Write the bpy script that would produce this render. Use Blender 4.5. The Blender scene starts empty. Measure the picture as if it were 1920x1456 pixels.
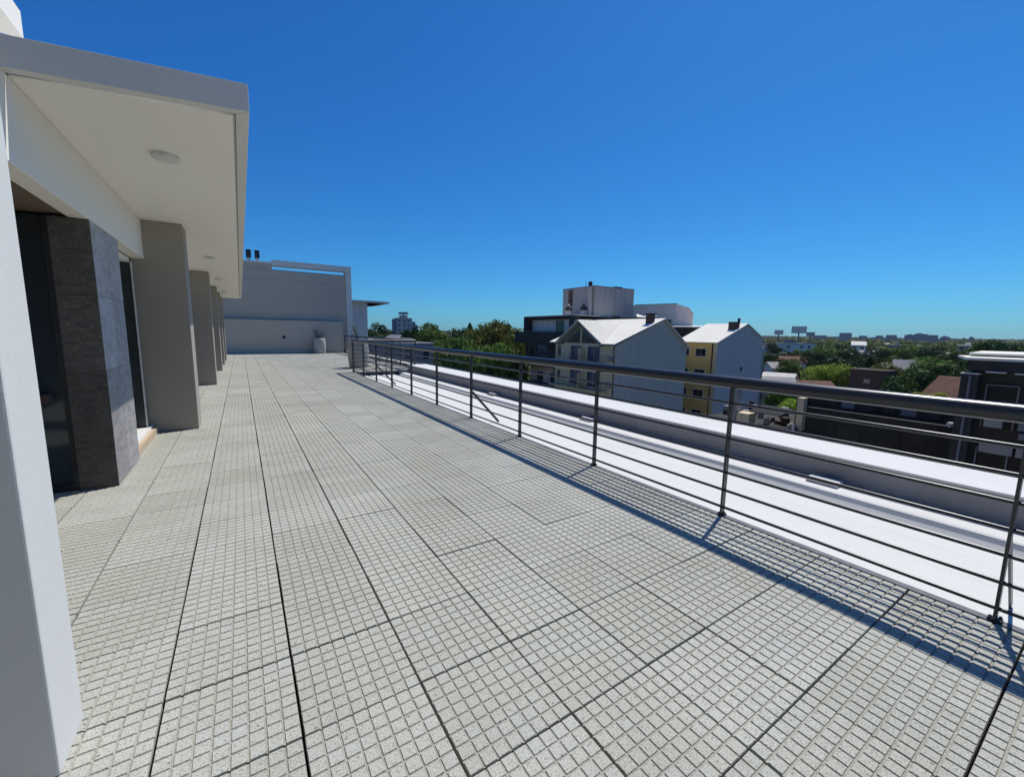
import bpy, math, random
from mathutils import Vector, Matrix
random.seed(7)
R = random.random
C = bpy.context.scene.collection
scene = bpy.context.scene

# ------------------------------------------------------------------ camera
H = 1.3124
F_PX, YAW, PITCH, ROLL = 779.08, 0.57677, 0.13297, -0.01605
def cam_dir(u, v, w=1.0):
    cr, sr = math.cos(ROLL), math.sin(ROLL)
    u, v = u*cr - v*sr, u*sr + v*cr
    cp, sp = math.cos(PITCH), math.sin(PITCH)
    Fh = cp*w - v*sp; D = sp*w + v*cp
    c, s = math.cos(YAW), math.sin(YAW)
    return Vector((u*c + Fh*s, -u*s + Fh*c, -D))
cam_data = bpy.data.cameras.new('camera')
cam = bpy.data.objects.new('camera', cam_data); C.objects.link(cam)
right = cam_dir(1, 0, 0); down = cam_dir(0, 1, 0); fwd = cam_dir(0, 0, 1)
m3 = Matrix((right, -down, -fwd)).transposed()
cam.matrix_world = Matrix.Translation((0, 0, H)) @ m3.to_4x4()
cam_data.sensor_width = 36.0; cam_data.sensor_fit = 'HORIZONTAL'
cam_data.lens = F_PX/1920*36.0
cam_data.clip_start = 0.05; cam_data.clip_end = 20000
scene.camera = cam

# ------------------------------------------------------------------ light
SUN = Vector((0.53, 0.17, 1.0)).normalized()
world = bpy.data.worlds.new('World'); scene.world = world; world.use_nodes = True
wn = world.node_tree; wn.nodes.clear()
sky = wn.nodes.new('ShaderNodeTexSky'); sky.sky_type = 'NISHITA'; sky.sun_disc = False
sky.sun_elevation = math.asin(SUN.z); sky.sun_rotation = math.atan2(SUN.x, SUN.y)
sky.altitude = 0; sky.air_density = 1.0; sky.dust_density = 0.4; sky.ozone_density = 4.5
sep = wn.nodes.new('ShaderNodeSeparateColor'); com = wn.nodes.new('ShaderNodeCombineColor')
wn.links.new(sky.outputs[0], sep.inputs[0])
for ch, (gam, mul) in enumerate(((1.38, 0.175), (1.12, 0.735), (0.92, 1.68))):   # the saturated blue of this sky
    p = wn.nodes.new('ShaderNodeMath'); p.operation = 'POWER'; p.inputs[1].default_value = gam
    q = wn.nodes.new('ShaderNodeMath'); q.operation = 'MULTIPLY'; q.inputs[1].default_value = mul
    wn.links.new(sep.outputs[ch], p.inputs[0]); wn.links.new(p.outputs[0], q.inputs[0]); wn.links.new(q.outputs[0], com.inputs[ch])
bg = wn.nodes.new('ShaderNodeBackground'); bg.inputs['Strength'].default_value = 0.075
wo = wn.nodes.new('ShaderNodeOutputWorld')
wn.links.new(com.outputs[0], bg.inputs['Color'])
wn.links.new(bg.outputs[0], wo.inputs['Surface'])
sd = bpy.data.lights.new('sun', 'SUN'); sd.energy = 4.6; sd.angle = math.radians(0.53); sd.color = (1.0, 0.965, 0.90)
so = bpy.data.objects.new('sun', sd); C.objects.link(so)
so.rotation_euler = SUN.to_track_quat('Z', 'Y').to_euler(); so.location = (20, 6, 40)
scene.view_settings.view_transform = 'Standard'; scene.view_settings.look = 'None'
scene.view_settings.exposure = 0.0; scene.view_settings.gamma = 1.0
scene.view_settings.use_curve_mapping = False

# ------------------------------------------------------------------ helpers
class MB:
    def __init__(s): s.v = []; s.f = []; s.m = []
    def quad(s, a, b, c, d, m=0):
        n = len(s.v); s.v += [a, b, c, d]; s.f.append((n, n+1, n+2, n+3)); s.m.append(m); return s
    def tri(s, a, b, c, m=0):
        n = len(s.v); s.v += [a, b, c]; s.f.append((n, n+1, n+2)); s.m.append(m); return s
    def box(s, x0, x1, y0, y1, z0, z1, m=0):
        n = len(s.v)
        s.v += [(x0,y0,z0),(x1,y0,z0),(x1,y1,z0),(x0,y1,z0),(x0,y0,z1),(x1,y0,z1),(x1,y1,z1),(x0,y1,z1)]
        for f in ((3,2,1,0),(4,5,6,7),(0,1,5,4),(1,2,6,5),(2,3,7,6),(3,0,4,7)):
            s.f.append(tuple(n+i for i in f)); s.m.append(m)
        return s
    def slab(s, poly, off, m=0):
        """polygon (ccw from above) extruded by vector off"""
        n = len(s.v); k = len(poly)
        s.v += [tuple(p) for p in poly] + [tuple(p[i]+off[i] for i in range(3)) for p in poly]
        s.f.append(tuple(range(n, n+k))); s.f.append(tuple(range(n+2*k-1, n+k-1, -1))); s.m += [m, m]
        for i in range(k):
            j = (i+1) % k
            s.f.append((n+i, n+k+i, n+k+j, n+j)); s.m.append(m)
        return s
    def tube(s, pts, rad, seg=8, m=0, cap=True):
        """round tube along points; rad number or list"""
        pts = [Vector(p) for p in pts]; rings = []
        for i, p in enumerate(pts):
            d = (pts[min(i+1, len(pts)-1)] - pts[max(i-1, 0)]).normalized()
            a = Vector((0, 0, 1)) if abs(d.z) < 0.9 else Vector((1, 0, 0))
            u = d.cross(a).normalized(); w = d.cross(u)
            r = rad[i] if isinstance(rad, (list, tuple)) else rad
            n = len(s.v)
            for k in range(seg):
                t = 2*math.pi*k/seg
                s.v.append(tuple(p + u*(r*math.cos(t)) + w*(r*math.sin(t))))
            rings.append(n)
        for a, b in zip(rings, rings[1:]):
            for k in range(seg):
                k2 = (k+1) % seg
                s.f.append((a+k, a+k2, b+k2, b+k)); s.m.append(m)
        if cap:
            for r0, rev in ((rings[0], True), (rings[-1], False)):
                n = len(s.v); s.v += s.v[r0:r0+seg]
                s.f.append(tuple(n+k for k in (reversed(range(seg)) if rev else range(seg)))); s.m.append(m)
        return s
    def lathe(s, cx, cy, prof, seg=24, m=0):
        rings = []
        for r, z in prof:
            n = len(s.v)
            for k in range(seg):
                t = 2*math.pi*k/seg
                s.v.append((cx+r*math.cos(t), cy+r*math.sin(t), z))
            rings.append(n)
        for a, b in zip(rings, rings[1:]):
            for k in range(seg):
                k2 = (k+1) % seg
                s.f.append((a+k, a+k2, b+k2, b+k)); s.m.append(m)
        for r0, rev in ((rings[0], True), (rings[-1], False)):
            n = len(s.v); s.v += s.v[r0:r0+seg]
            s.f.append(tuple(n+k for k in (reversed(range(seg)) if rev else range(seg)))); s.m.append(m)
        return s
    def beam(s, a, b, w, h, m=0):
        """rectangular bar from a to b"""
        a = Vector(a); b = Vector(b); d = (b-a).normalized()
        up = Vector((0,0,1)) if abs(d.z) < 0.95 else Vector((0,1,0))
        u = d.cross(up).normalized()*w/2; v = u.cross(d).normalized()*h/2
        n = len(s.v)
        for p in (a, b):
            for q in (-u-v, u-v, u+v, -u+v): s.v.append(tuple(p+q))
        for f in ((3,2,1,0),(4,5,6,7),(0,1,5,4),(1,2,6,5),(2,3,7,6),(3,0,4,7)):
            s.f.append(tuple(n+i for i in f)); s.m.append(m)
        return s
    def mesh(s, name, mats, off=(0,0,0), smooth=False):
        me = bpy.data.meshes.new(name)
        ox, oy, oz = off
        me.from_pydata([(x-ox, y-oy, z-oz) for x, y, z in s.v], [], s.f)
        if not isinstance(mats, (list, tuple)): mats = [mats]
        for m in mats: me.materials.append(m)
        if len(mats) > 1: me.polygons.foreach_set('material_index', s.m)
        if smooth: me.polygons.foreach_set('use_smooth', [True]*len(me.polygons))
        me.update()
        return me

def wloc(o):
    p = Vector((0, 0, 0))
    while o is not None: p += o.location; o = o.parent
    return p
def link(name, me, parent=None, loc=(0,0,0)):
    o = bpy.data.objects.new(name, me); C.objects.link(o)
    if parent is not None: o.parent = parent
    o.location = loc
    return o
def props(o, label=None, cat=None, group=None, kind=None):
    if label: o['label'] = label
    if cat: o['category'] = cat
    if group: o['group'] = group
    if kind: o['kind'] = kind
    return o
def thing(name, loc, label, cat, group=None):
    return props(link(name, None, None, loc), label, cat, group)
def part(name, mb, mats, parent, smooth=False, bevel=0, label=None):
    o = link(name, mb.mesh(name, mats, wloc(parent), smooth), parent)
    if bevel: bev(o, bevel)
    if label: o['label'] = label
    return o
def solo(name, mb, mats, loc, label=None, cat=None, group=None, kind=None, smooth=False, bevel=0):
    o = link(name, mb.mesh(name, mats, loc, smooth), None, loc)
    if bevel: bev(o, bevel)
    return props(o, label, cat, group, kind)
def bev(o, w):
    b = o.modifiers.new('bevel', 'BEVEL'); b.width = w; b.segments = 2; b.limit_method = 'ANGLE'
def copy_tree(o, parent=None):
    c = o.copy(); C.objects.link(c); c.parent = parent
    for ch in list(o.children): copy_tree(ch, c)
    return c

# ------------------------------------------------------------------ materials
def new_mat(name):
    m = bpy.data.materials.new(name); m.use_nodes = True
    nt = m.node_tree; b = nt.nodes['Principled BSDF']
    return m, nt, b
def N(nt, t, **kw):
    n = nt.nodes.new(t)
    for k, v in kw.items(): setattr(n, k, v)
    return n
def mix_col(nt, fac, a, b, mode='MIX'):
    n = N(nt, 'ShaderNodeMix', data_type='RGBA', blend_type=mode)
    for s, val in ((0, fac), (6, a), (7, b)):
        if hasattr(val, 'is_linked'): nt.links.new(val, n.inputs[s])
        else: n.inputs[s].default_value = val if s == 0 else (*val, 1) if len(val) == 3 else val
    return n.outputs[2]
def ramp(nt, src, p0, p1, v0=0.0, v1=1.0):
    n = N(nt, 'ShaderNodeMapRange'); n.clamp = True
    nt.links.new(src, n.inputs[0])
    n.inputs[1].default_value = p0; n.inputs[2].default_value = p1
    n.inputs[3].default_value = v0; n.inputs[4].default_value = v1
    return n.outputs[0]
def noise(nt, scale, detail=3, rough=0.6, vec=None, stretch=None):
    n = N(nt, 'ShaderNodeTexNoise'); n.inputs['Scale'].default_value = scale
    n.inputs['Detail'].default_value = detail; n.inputs['Roughness'].default_value = rough
    g = N(nt, 'ShaderNodeNewGeometry')
    src = g.outputs['Position']
    if stretch:
        mp = N(nt, 'ShaderNodeMapping'); mp.inputs['Scale'].default_value = stretch
        nt.links.new(src, mp.inputs['Vector']); src = mp.outputs[0]
    nt.links.new(src, n.inputs['Vector'])
    return n.outputs['Fac']
def plaster(name, col, col2=None, sc=0.8, amt=0.6, rough=0.85, streak=0.0, bump=0.15, fine=60, dark=None):
    """painted or bare render: blotches, optional vertical rain streaks, fine grain"""
    m, nt, b = new_mat(name)
    col2 = col2 or tuple(c*0.86 for c in col)
    f = ramp(nt, noise(nt, sc, 5), 0.35, 0.7, 0, amt)
    c = mix_col(nt, f, col, col2)
    if streak:
        s = ramp(nt, noise(nt, 1.0, 4, 0.7, stretch=(3.0, 3.0, 0.18)), 0.48, 0.72, 0, streak)
        c = mix_col(nt, s, c, dark or tuple(x*0.55 for x in col))
    g = noise(nt, fine, 2)
    c = mix_col(nt, ramp(nt, g, 0.3, 0.7, 0.0, 0.12), c, tuple(x*0.6 for x in col))
    nt.links.new(c, b.inputs['Base Color']); b.inputs['Roughness'].default_value = rough; b.inputs['Specular IOR Level'].default_value = 0.15
    if bump:
        bp = N(nt, 'ShaderNodeBump'); bp.inputs['Strength'].default_value = bump; bp.inputs['Distance'].default_value = 0.01
        nt.links.new(g, bp.inputs['Height']); nt.links.new(bp.outputs[0], b.inputs['Normal'])
    return m
def metal(name, col, rough=0.35, metallic=0.0, spec=0.5):
    m, nt, b = new_mat(name)
    f = ramp(nt, noise(nt, 14, 4), 0.4, 0.7, 0, 0.5)
    nt.links.new(mix_col(nt, f, col, tuple(min(1, c*1.7+0.01) for c in col)), b.inputs['Base Color'])
    nt.links.new(ramp(nt, noise(nt, 30, 3), 0.3, 0.7, rough*0.8, rough*1.25), b.inputs['Roughness'])
    b.inputs['Metallic'].default_value = metallic
    b.inputs['Specular IOR Level'].default_value = spec
    return m
def glass_dark(name, col=(0.02, 0.025, 0.03), rough=0.06):
    m, nt, b = new_mat(name)
    f = ramp(nt, noise(nt, 0.7, 2), 0.4, 0.65, 0, 1)
    nt.links.new(mix_col(nt, f, col, tuple(c*2.2 for c in col)), b.inputs['Base Color'])
    b.inputs['Roughness'].default_value = rough
    return m
def leafmat(name, c1, c2, c3, sc=0.5):
    m, nt, b = new_mat(name)
    oi = N(nt, 'ShaderNodeObjectInfo')
    a = mix_col(nt, ramp(nt, noise(nt, sc, 4, 0.7), 0.35, 0.65), c1, c2)
    a = mix_col(nt, ramp(nt, noise(nt, sc*6, 2, 0.7), 0.45, 0.7, 0, 0.7), a, c3)
    h = N(nt, 'ShaderNodeHueSaturation')
    nt.links.new(ramp(nt, oi.outputs['Random'], 0, 1, 0.475, 0.515), h.inputs['Hue'])
    nt.links.new(ramp(nt, oi.outputs['Random'], 0, 1, 0.7, 1.25), h.inputs['Value'])
    nt.links.new(a, h.inputs['Color'])
    nt.links.new(h.outputs[0], b.inputs['Base Color']); b.inputs['Roughness'].default_value = 0.6
    b.inputs['Specular IOR Level'].default_value = 0.08
    tr = N(nt, 'ShaderNodeBsdfTranslucent'); nt.links.new(h.outputs[0], tr.inputs['Color'])
    mx = N(nt, 'ShaderNodeMixShader'); mx.inputs[0].default_value = 0.25
    nt.links.new(b.outputs[0], mx.inputs[1]); nt.links.new(tr.outputs[0], mx.inputs[2])
    nt.links.new(mx.outputs[0], nt.nodes['Material Output'].inputs['Surface'])
    return m

def tile_mat(name, groove=False):
    m, nt, b = new_mat(name)
    oi = N(nt, 'ShaderNodeObjectInfo')
    base = mix_col(nt, oi.outputs['Random'], (0.385, 0.385, 0.33), (0.475, 0.475, 0.42))
    base = mix_col(nt, ramp(nt, noise(nt, 1.1, 5, 0.65), 0.38, 0.66, 0, 0.7), base, (0.33, 0.32, 0.265))
    base = mix_col(nt, ramp(nt, noise(nt, 0.35, 6, 0.7), 0.52, 0.66, 0, 0.6), base, (0.27, 0.265, 0.225))
    base = mix_col(nt, ramp(nt, noise(nt, 4.5, 4, 0.7), 0.5, 0.75, 0, 0.5), base, (0.47, 0.49, 0.49))
    sp = noise(nt, 160, 2, 0.8)
    base = mix_col(nt, ramp(nt, sp, 0.52, 0.64, 0, 0.8), base, (0.17, 0.165, 0.145))
    base = mix_col(nt, ramp(nt, noise(nt, 240, 1, 0.5), 0.6, 0.72, 0, 0.8), base, (0.62, 0.62, 0.58))
    base = mix_col(nt, ramp(nt, noise(nt, 55, 2, 0.5), 0.66, 0.72, 0, 0.7), base, (0.12, 0.115, 0.10))
    if groove: base = mix_col(nt, 0.38, base, (0.20, 0.18, 0.14))
    nt.links.new(base, b.inputs['Base Color']); b.inputs['Roughness'].default_value = 0.9
    b.inputs['Specular IOR Level'].default_value = 0.2
    bp = N(nt, 'ShaderNodeBump'); bp.inputs['Strength'].default_value = 0.35; bp.inputs['Distance'].default_value = 0.003
    nt.links.new(sp, bp.inputs['Height']); nt.links.new(bp.outputs[0], b.inputs['Normal'])
    return m
def membrane(name):
    m, nt, b = new_mat(name)
    base = mix_col(nt, ramp(nt, noise(nt, 0.9, 5, 0.6), 0.4, 0.7, 0, 0.6), (0.62, 0.615, 0.585), (0.57, 0.565, 0.535))
    base = mix_col(nt, ramp(nt, noise(nt, 3.5, 5, 0.75, stretch=(1, .3, 1)), 0.58, 0.72, 0, 0.45), base, (0.52, 0.51, 0.48))
    base = mix_col(nt, ramp(nt, noise(nt, 38, 2, 0.75), 0.68, 0.74, 0, 0.6), base, (0.30, 0.29, 0.27))
    base = mix_col(nt, ramp(nt, noise(nt, 1.0, 5, 0.75, stretch=(9, .5, 3)), 0.5, 0.7, 0, 0.4), base, (0.50, 0.49, 0.45))
    nt.links.new(base, b.inputs['Base Color']); b.inputs['Roughness'].default_value = 0.8; b.inputs['Specular IOR Level'].default_value = 0.15
    bp = N(nt, 'ShaderNodeBump'); bp.inputs['Strength'].default_value = 0.25; bp.inputs['Distance'].default_value = 0.01
    nt.links.new(noise(nt, 9, 4), bp.inputs['Height']); nt.links.new(bp.outputs[0], b.inputs['Normal'])
    return m
def stone_mat(name, c1, c2, c3, sc=7):
    m, nt, b = new_mat(name)
    oi = N(nt, 'ShaderNodeObjectInfo')
    f = ramp(nt, noise(nt, sc, 6, 0.72, stretch=(1, 1, 2.2)), 0.35, 0.68)
    a = mix_col(nt, f, c1, c2)
    a = mix_col(nt, ramp(nt, noise(nt, sc*5, 3, 0.8), 0.55, 0.7, 0, 0.7), a, c3)
    h = N(nt, 'ShaderNodeHueSaturation'); nt.links.new(a, h.inputs['Color'])
    nt.links.new(ramp(nt, oi.outputs['Random'], 0, 1, 0.75, 1.2), h.inputs['Value'])
    nt.links.new(h.outputs[0], b.inputs['Base Color']); b.inputs['Roughness'].default_value = 0.6
    bp = N(nt, 'ShaderNodeBump'); bp.inputs['Strength'].default_value = 0.5; bp.inputs['Distance'].default_value = 0.006
    nt.links.new(f, bp.inputs['Height']); nt.links.new(bp.outputs[0], b.inputs['Normal'])
    return m

M = {}
M['tile'] = tile_mat('tile_concrete'); M['groove'] = tile_mat('tile_groove', True)
M['bed'] = plaster('roof_bed', (0.02, 0.02, 0.02))
M['membrane'] = membrane('white_membrane')
M['white'] = plaster('white_paint', (0.67, 0.67, 0.64), (0.61, 0.61, 0.58), sc=0.7, amt=0.6, streak=0.10, bump=0.08, fine=90)
M['soffit'] = plaster('soffit_paint', (0.88, 0.84, 0.76), (0.84, 0.80, 0.72), sc=0.5, amt=0.5, bump=0.12, fine=120)
M['beige'] = plaster('beige_render', (0.37, 0.33, 0.28), (0.34, 0.305, 0.26), sc=1.2, amt=0.5, bump=0.2, fine=110)
M['grey_wall'] = plaster('grey_wall_paint', (0.50, 0.44, 0.365), (0.45, 0.40, 0.335), sc=0.5, amt=0.6, streak=0.12, bump=0.3, fine=80)
M['grey_face'] = plaster('grey_face_paint', (0.30, 0.29, 0.285), (0.265, 0.255, 0.25), sc=1.5, amt=0.7, streak=0.2, bump=0.3)
def rail_mat():
    m, nt, b = new_mat('dark_rail_paint')
    b.inputs['Base Color'].default_value = (0.016, 0.017, 0.021, 1)
    b.inputs['Roughness'].default_value = 0.32
    b.inputs['Specular IOR Level'].default_value = 0.6
    return m
M['rail'] = rail_mat()
M['trim'] = metal('edge_trim', (0.11, 0.11, 0.115), 0.5, spec=0.3)
M['track'] = metal('white_track', (0.7, 0.7, 0.68), 0.4)
M['stone'] = stone_mat('slate_side', (0.24, 0.225, 0.225), (0.42, 0.40, 0.39), (0.55, 0.53, 0.50))
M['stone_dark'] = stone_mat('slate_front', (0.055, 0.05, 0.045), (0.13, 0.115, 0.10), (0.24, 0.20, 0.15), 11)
M['wood'] = stone_mat('tan_threshold', (0.40, 0.30, 0.20), (0.48, 0.37, 0.26), (0.55, 0.45, 0.34), 5)
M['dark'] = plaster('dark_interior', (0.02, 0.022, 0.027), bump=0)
M['nook'] = plaster('brown_nook', (0.20, 0.155, 0.11), sc=3, bump=0.3)
M['glass'] = glass_dark('dark_glass')
M['green_glass'] = metal('green_tinted_glass', (0.045, 0.055, 0.055), 0.35)
M['void'] = metal('black_window', (0.012, 0.013, 0.016), 0.5, spec=0.2)
M['glass_blue'] = glass_dark('blue_glass', (0.035, 0.05, 0.08), 0.1)
M['lamp'] = metal('lamp_white', (0.55, 0.55, 0.53), 0.4)
M['diffuser'] = plaster('lamp_diffuser', (0.72, 0.70, 0.66), bump=0, rough=0.5)
M['black'] = metal('black_cowl', (0.012, 0.016, 0.02), 0.4)
M['pot'] = stone_mat('fibre_pot', (0.34, 0.325, 0.295), (0.44, 0.42, 0.385), (0.25, 0.235, 0.21), 6)
M['soil'] = plaster('soil', (0.045, 0.035, 0.025), bump=0.5)
M['sprig'] = leafmat('sprig_leaf', (0.10, 0.13, 0.07), (0.2, 0.22, 0.15), (0.28, 0.28, 0.2), 6)
M['cement'] = plaster('cement_gable', (0.62, 0.52, 0.42), (0.54, 0.455, 0.37), sc=0.35, amt=0.8, streak=0.4)
M['cement_violet'] = plaster('cement_gable_violet', (0.60, 0.50, 0.46), (0.53, 0.44, 0.41), sc=0.35, amt=0.8, streak=0.35)
M['cream'] = plaster('cream_render', (0.74, 0.60, 0.38), (0.64, 0.52, 0.34), sc=0.5, amt=0.8, streak=0.35)
M['yellow'] = plaster('yellow_render', (0.90, 0.60, 0.20), (0.80, 0.54, 0.20), sc=0.5, amt=0.8, streak=0.35)
M['roofwhite'] = plaster('pale_sheet_roof', (0.80, 0.76, 0.66), (0.72, 0.68, 0.58), sc=0.6, amt=0.9, streak=0.2)
M['shaderoof'] = plaster('shade_toned_sheet_roof', (0.74, 0.70, 0.60), (0.64, 0.60, 0.52), sc=0.8, amt=1.0, streak=0.3)  # pale sheet toned down: the cross gable's weaker sunlight is painted into the colour
M['brickdark'] = plaster('dark_brick', (0.085, 0.055, 0.05), sc=2)
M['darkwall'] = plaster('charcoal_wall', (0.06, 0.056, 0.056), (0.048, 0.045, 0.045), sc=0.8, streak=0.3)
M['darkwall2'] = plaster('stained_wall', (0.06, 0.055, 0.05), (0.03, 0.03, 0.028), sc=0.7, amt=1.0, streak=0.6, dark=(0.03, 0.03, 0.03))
M['redwall'] = plaster('dull_red_band', (0.10, 0.06, 0.06), (0.07, 0.05, 0.05), sc=1.2, amt=1.0)
M['panel'] = plaster('pale_wall_panels', (0.88, 0.72, 0.63), (0.78, 0.63, 0.55), sc=1.0, amt=1.0, streak=0.5)
M['tank'] = plaster('tank_house_render', (0.50, 0.435, 0.40), (0.44, 0.385, 0.35), sc=0.3, amt=0.8, streak=0.35)
M['far_white'] = plaster('far_white', (0.70, 0.64, 0.59), (0.56, 0.51, 0.47), sc=0.15, amt=0.9, streak=0.3)
M['far_grey'] = plaster('far_grey', (0.22, 0.22, 0.23), (0.17, 0.17, 0.18), sc=0.15, amt=0.9)
M['far_cream'] = plaster('far_cream', (0.36, 0.32, 0.26), (0.30, 0.26, 0.2), sc=0.15, amt=0.9)
M['terracotta'] = plaster('terracotta', (0.20, 0.10, 0.068), (0.12, 0.065, 0.048), sc=1.5, amt=1.0)
M['zinc'] = plaster('zinc_sheet', (0.36, 0.34, 0.32), (0.27, 0.26, 0.25), sc=0.8, amt=1.0)
M['bluewall'] = plaster('blue_grey_wall', (0.26, 0.32, 0.38), (0.2, 0.24, 0.28), sc=0.8, amt=1.0)
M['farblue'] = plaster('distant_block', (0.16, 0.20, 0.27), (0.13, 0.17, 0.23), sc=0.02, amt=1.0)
M['bark'] = plaster('bark', (0.07, 0.055, 0.04), bump=0.6, fine=8)
M['leaf'] = leafmat('leaf_green', (0.055, 0.105, 0.02), (0.11, 0.185, 0.036), (0.17, 0.24, 0.055))
M['leaf_dark'] = leafmat('leaf_dark', (0.018, 0.044, 0.014), (0.034, 0.072, 0.02), (0.05, 0.092, 0.026))
M['leaf_bright'] = leafmat('leaf_bright', (0.20, 0.30, 0.03), (0.30, 0.42, 0.05), (0.38, 0.48, 0.09))
M['leaf_olive'] = leafmat('leaf_olive', (0.10, 0.125, 0.024), (0.165, 0.185, 0.036), (0.22, 0.22, 0.05))
M['leaf_yellow'] = leafmat('leaf_yellow', (0.25, 0.24, 0.03), (0.38, 0.33, 0.05), (0.2, 0.22, 0.05))
def ground_mat():
    m, nt, b = new_mat('city_ground')
    a = mix_col(nt, ramp(nt, noise(nt, 0.02, 5, 0.7), 0.4, 0.6), (0.03, 0.05, 0.02), (0.08, 0.08, 0.075))
    a = mix_col(nt, ramp(nt, noise(nt, 0.15, 4, 0.7), 0.52, 0.62), a, (0.12, 0.115, 0.11))
    nt.links.new(a, b.inputs['Base Color']); b.inputs['Roughness'].default_value = 0.95
    return m
M['ground'] = ground_mat()

# ================================================================== SETTING
GZ = -17.0
mb = MB(); mb.quad((-9000,-9000,GZ),(9000,-9000,GZ),(9000,9000,GZ),(-9000,9000,GZ))
solo('ground', mb, M['ground'], (0,0,GZ), kind='structure', label='flat ground of the city far below the roof')

# --- terrace floor: bed plus 40 cm tiles of 64 panes
TX0, TY0, TP = -0.3052, 1.7584, 0.4
XE, XE2, YC, YEND = 2.905, 5.08, 13.9, 25.8      # deck edges
mb = MB()
mb.box(-4.0, XE, -5.0, YEND, -0.30, -0.045); mb.box(XE, XE2, YC, YEND, -0.30, -0.046)
floor = solo('terrace_floor', mb, M['bed'], (0, 0, -0.045), kind='structure', label='roof terrace deck of pale ribbed square concrete tiles')
def tile_geo(mb, x0, y0, x1, y1, z=0.0):
    """tile between joints, panes on the 5 cm grid, clipped to x1/y1"""
    gx, gy = 0.0040, 0.0034; zb = z - 0.0042
    X0, X1, Y0, Y1 = x0+gx, x1-gx, y0+gy, y1-gy
    mb.quad((X0,Y0,zb),(X1,Y0,zb),(X1,Y1,zb),(X0,Y1,zb), 1)
    zl = z - 0.04
    for a, b in (((X0,Y0),(X1,Y0)),((X1,Y0),(X1,Y1)),((X1,Y1),(X0,Y1)),((X0,Y1),(X0,Y0))):
        mb.quad((a[0],a[1],zl),(b[0],b[1],zl),(b[0],b[1],zb),(a[0],a[1],zb), 1)
    nx = max(1, round((x1-x0)/0.05)); ny = max(1, round((y1-y0)/0.05))
    px = (X1-X0)/nx; py = (Y1-Y0)/ny
    for i in range(nx):
        for j in range(ny):
            xa, xb = X0+px*i, X0+px*(i+1); ya, yb = Y0+py*j, Y0+py*(j+1)
            gl, gt = 0.0030, 0.0046
            la = xa + (0.0003 if i == 0 else gl); lb = xb - (0.0003 if i == nx-1 else gl)
            ma = ya + (0.0003 if j == 0 else gl); mb_ = yb - (0.0003 if j == ny-1 else gl)
            ta = xa + (0.0015 if i == 0 else gt); tb = xb - (0.0015 if i == nx-1 else gt)
            sa = ya + (0.0015 if j == 0 else gt); sb = yb - (0.0015 if j == ny-1 else gt)
            n = len(mb.v)
            mb.v += [(la,ma,zb),(lb,ma,zb),(lb,mb_,zb),(la,mb_,zb),(ta,sa,z),(tb,sa,z),(tb,sb,z),(ta,sb,z)]
            for f in ((4,5,6,7),(0,1,5,4),(1,2,6,5),(2,3,7,6),(3,0,4,7)):
                mb.f.append(tuple(n+k for k in f)); mb.m.append(0)
    return mb
cells = []
for i in range(-9, 14):
    for j in range(-17, 61):
        x0 = TX0 + TP*i; y0 = TY0 + TP*j; x1 = x0+TP; y1 = y0+TP
        xe = XE if y0 + 0.2 < YC else XE2
        if x0 > xe-0.03 or y0 > YEND-0.03 or x1 < -2.4: continue
        x1 = min(x1, xe); y1 = min(y1, YEND)
        cx, cy = (x0+x1)/2, (y0+y1)/2
        d = math.hypot(cx, cy); a = math.degrees(math.atan2(cx, cy))
        vis = d > 0.7 and -19 < a < 86 and not (cx < -0.55 and cy < 4.3 and cx > -99 and a < -16)
        cells.append((0 if vis else 1, d, x0, y0, x1, y1))
cells.sort()
full_mesh = tile_geo(MB(), -TP/2, -TP/2, TP/2, TP/2).mesh('tile', [M['tile'], M['groove']])
rest = MB(); nt_ = 0
for vis, d, x0, y0, x1, y1 in cells:
    if vis == 0 and nt_ < 300 and (x1-x0) > 0.39 and (y1-y0) > 0.39:
        o = link('tile', full_mesh, floor, ((x0+x1)/2 + random.gauss(0, .0008), (y0+y1)/2 + random.gauss(0, .0008), 0.045 + random.gauss(0, .0007)))
        o.rotation_euler = (random.gauss(0, .0018), random.gauss(0, .0018), random.gauss(0, .0012) + (math.pi/2)*0)
        nt_ += 1
    else:
        tile_geo(rest, x0, y0, x1, y1, random.gauss(0, .0007))
o = part('tile_field', rest, [M['tile'], M['groove']], floor); o['kind'] = 'stuff'

# --- lower white roof
RZ = -0.12
mb = MB(); y0, y1 = -8, YC-0.04
prof = [(XE+0.055, RZ-0.2), (XE+0.055, RZ), (4.255, RZ), (4.275, RZ-0.012), (4.30, RZ-0.032), (4.335, RZ-0.038), (4.37, RZ-0.025), (4.40, RZ+0.005), (4.42, RZ+0.042), (4.445, RZ+0.05), (4.748, RZ+0.05), (4.748, RZ-0.2)]
for (xa, za), (xb, zb) in zip(prof, prof[1:]):
    mb.quad((xa,y0,za),(xa,y1,za),(xb,y1,zb),(xb,y0,zb))
solo('lower_roof', mb, M['membrane'], (3.6, 3, RZ), kind='structure', label='white painted lower roof strip beyond the railing', smooth=False)
# metal edge trim of deck
trim = MB()
trim.box(XE+0.002, XE+0.05, -6, YC-0.052, -0.10, -0.004); trim.box(XE+0.002, XE2+0.04, YC-0.05, YC-0.004, -0.10, -0.004)
trim.box(XE2+0.002, XE2+0.05, YC-0.003, YEND, -0.10, -0.0045)
o = part('edge_trim', trim, M['trim'], floor)
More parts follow.
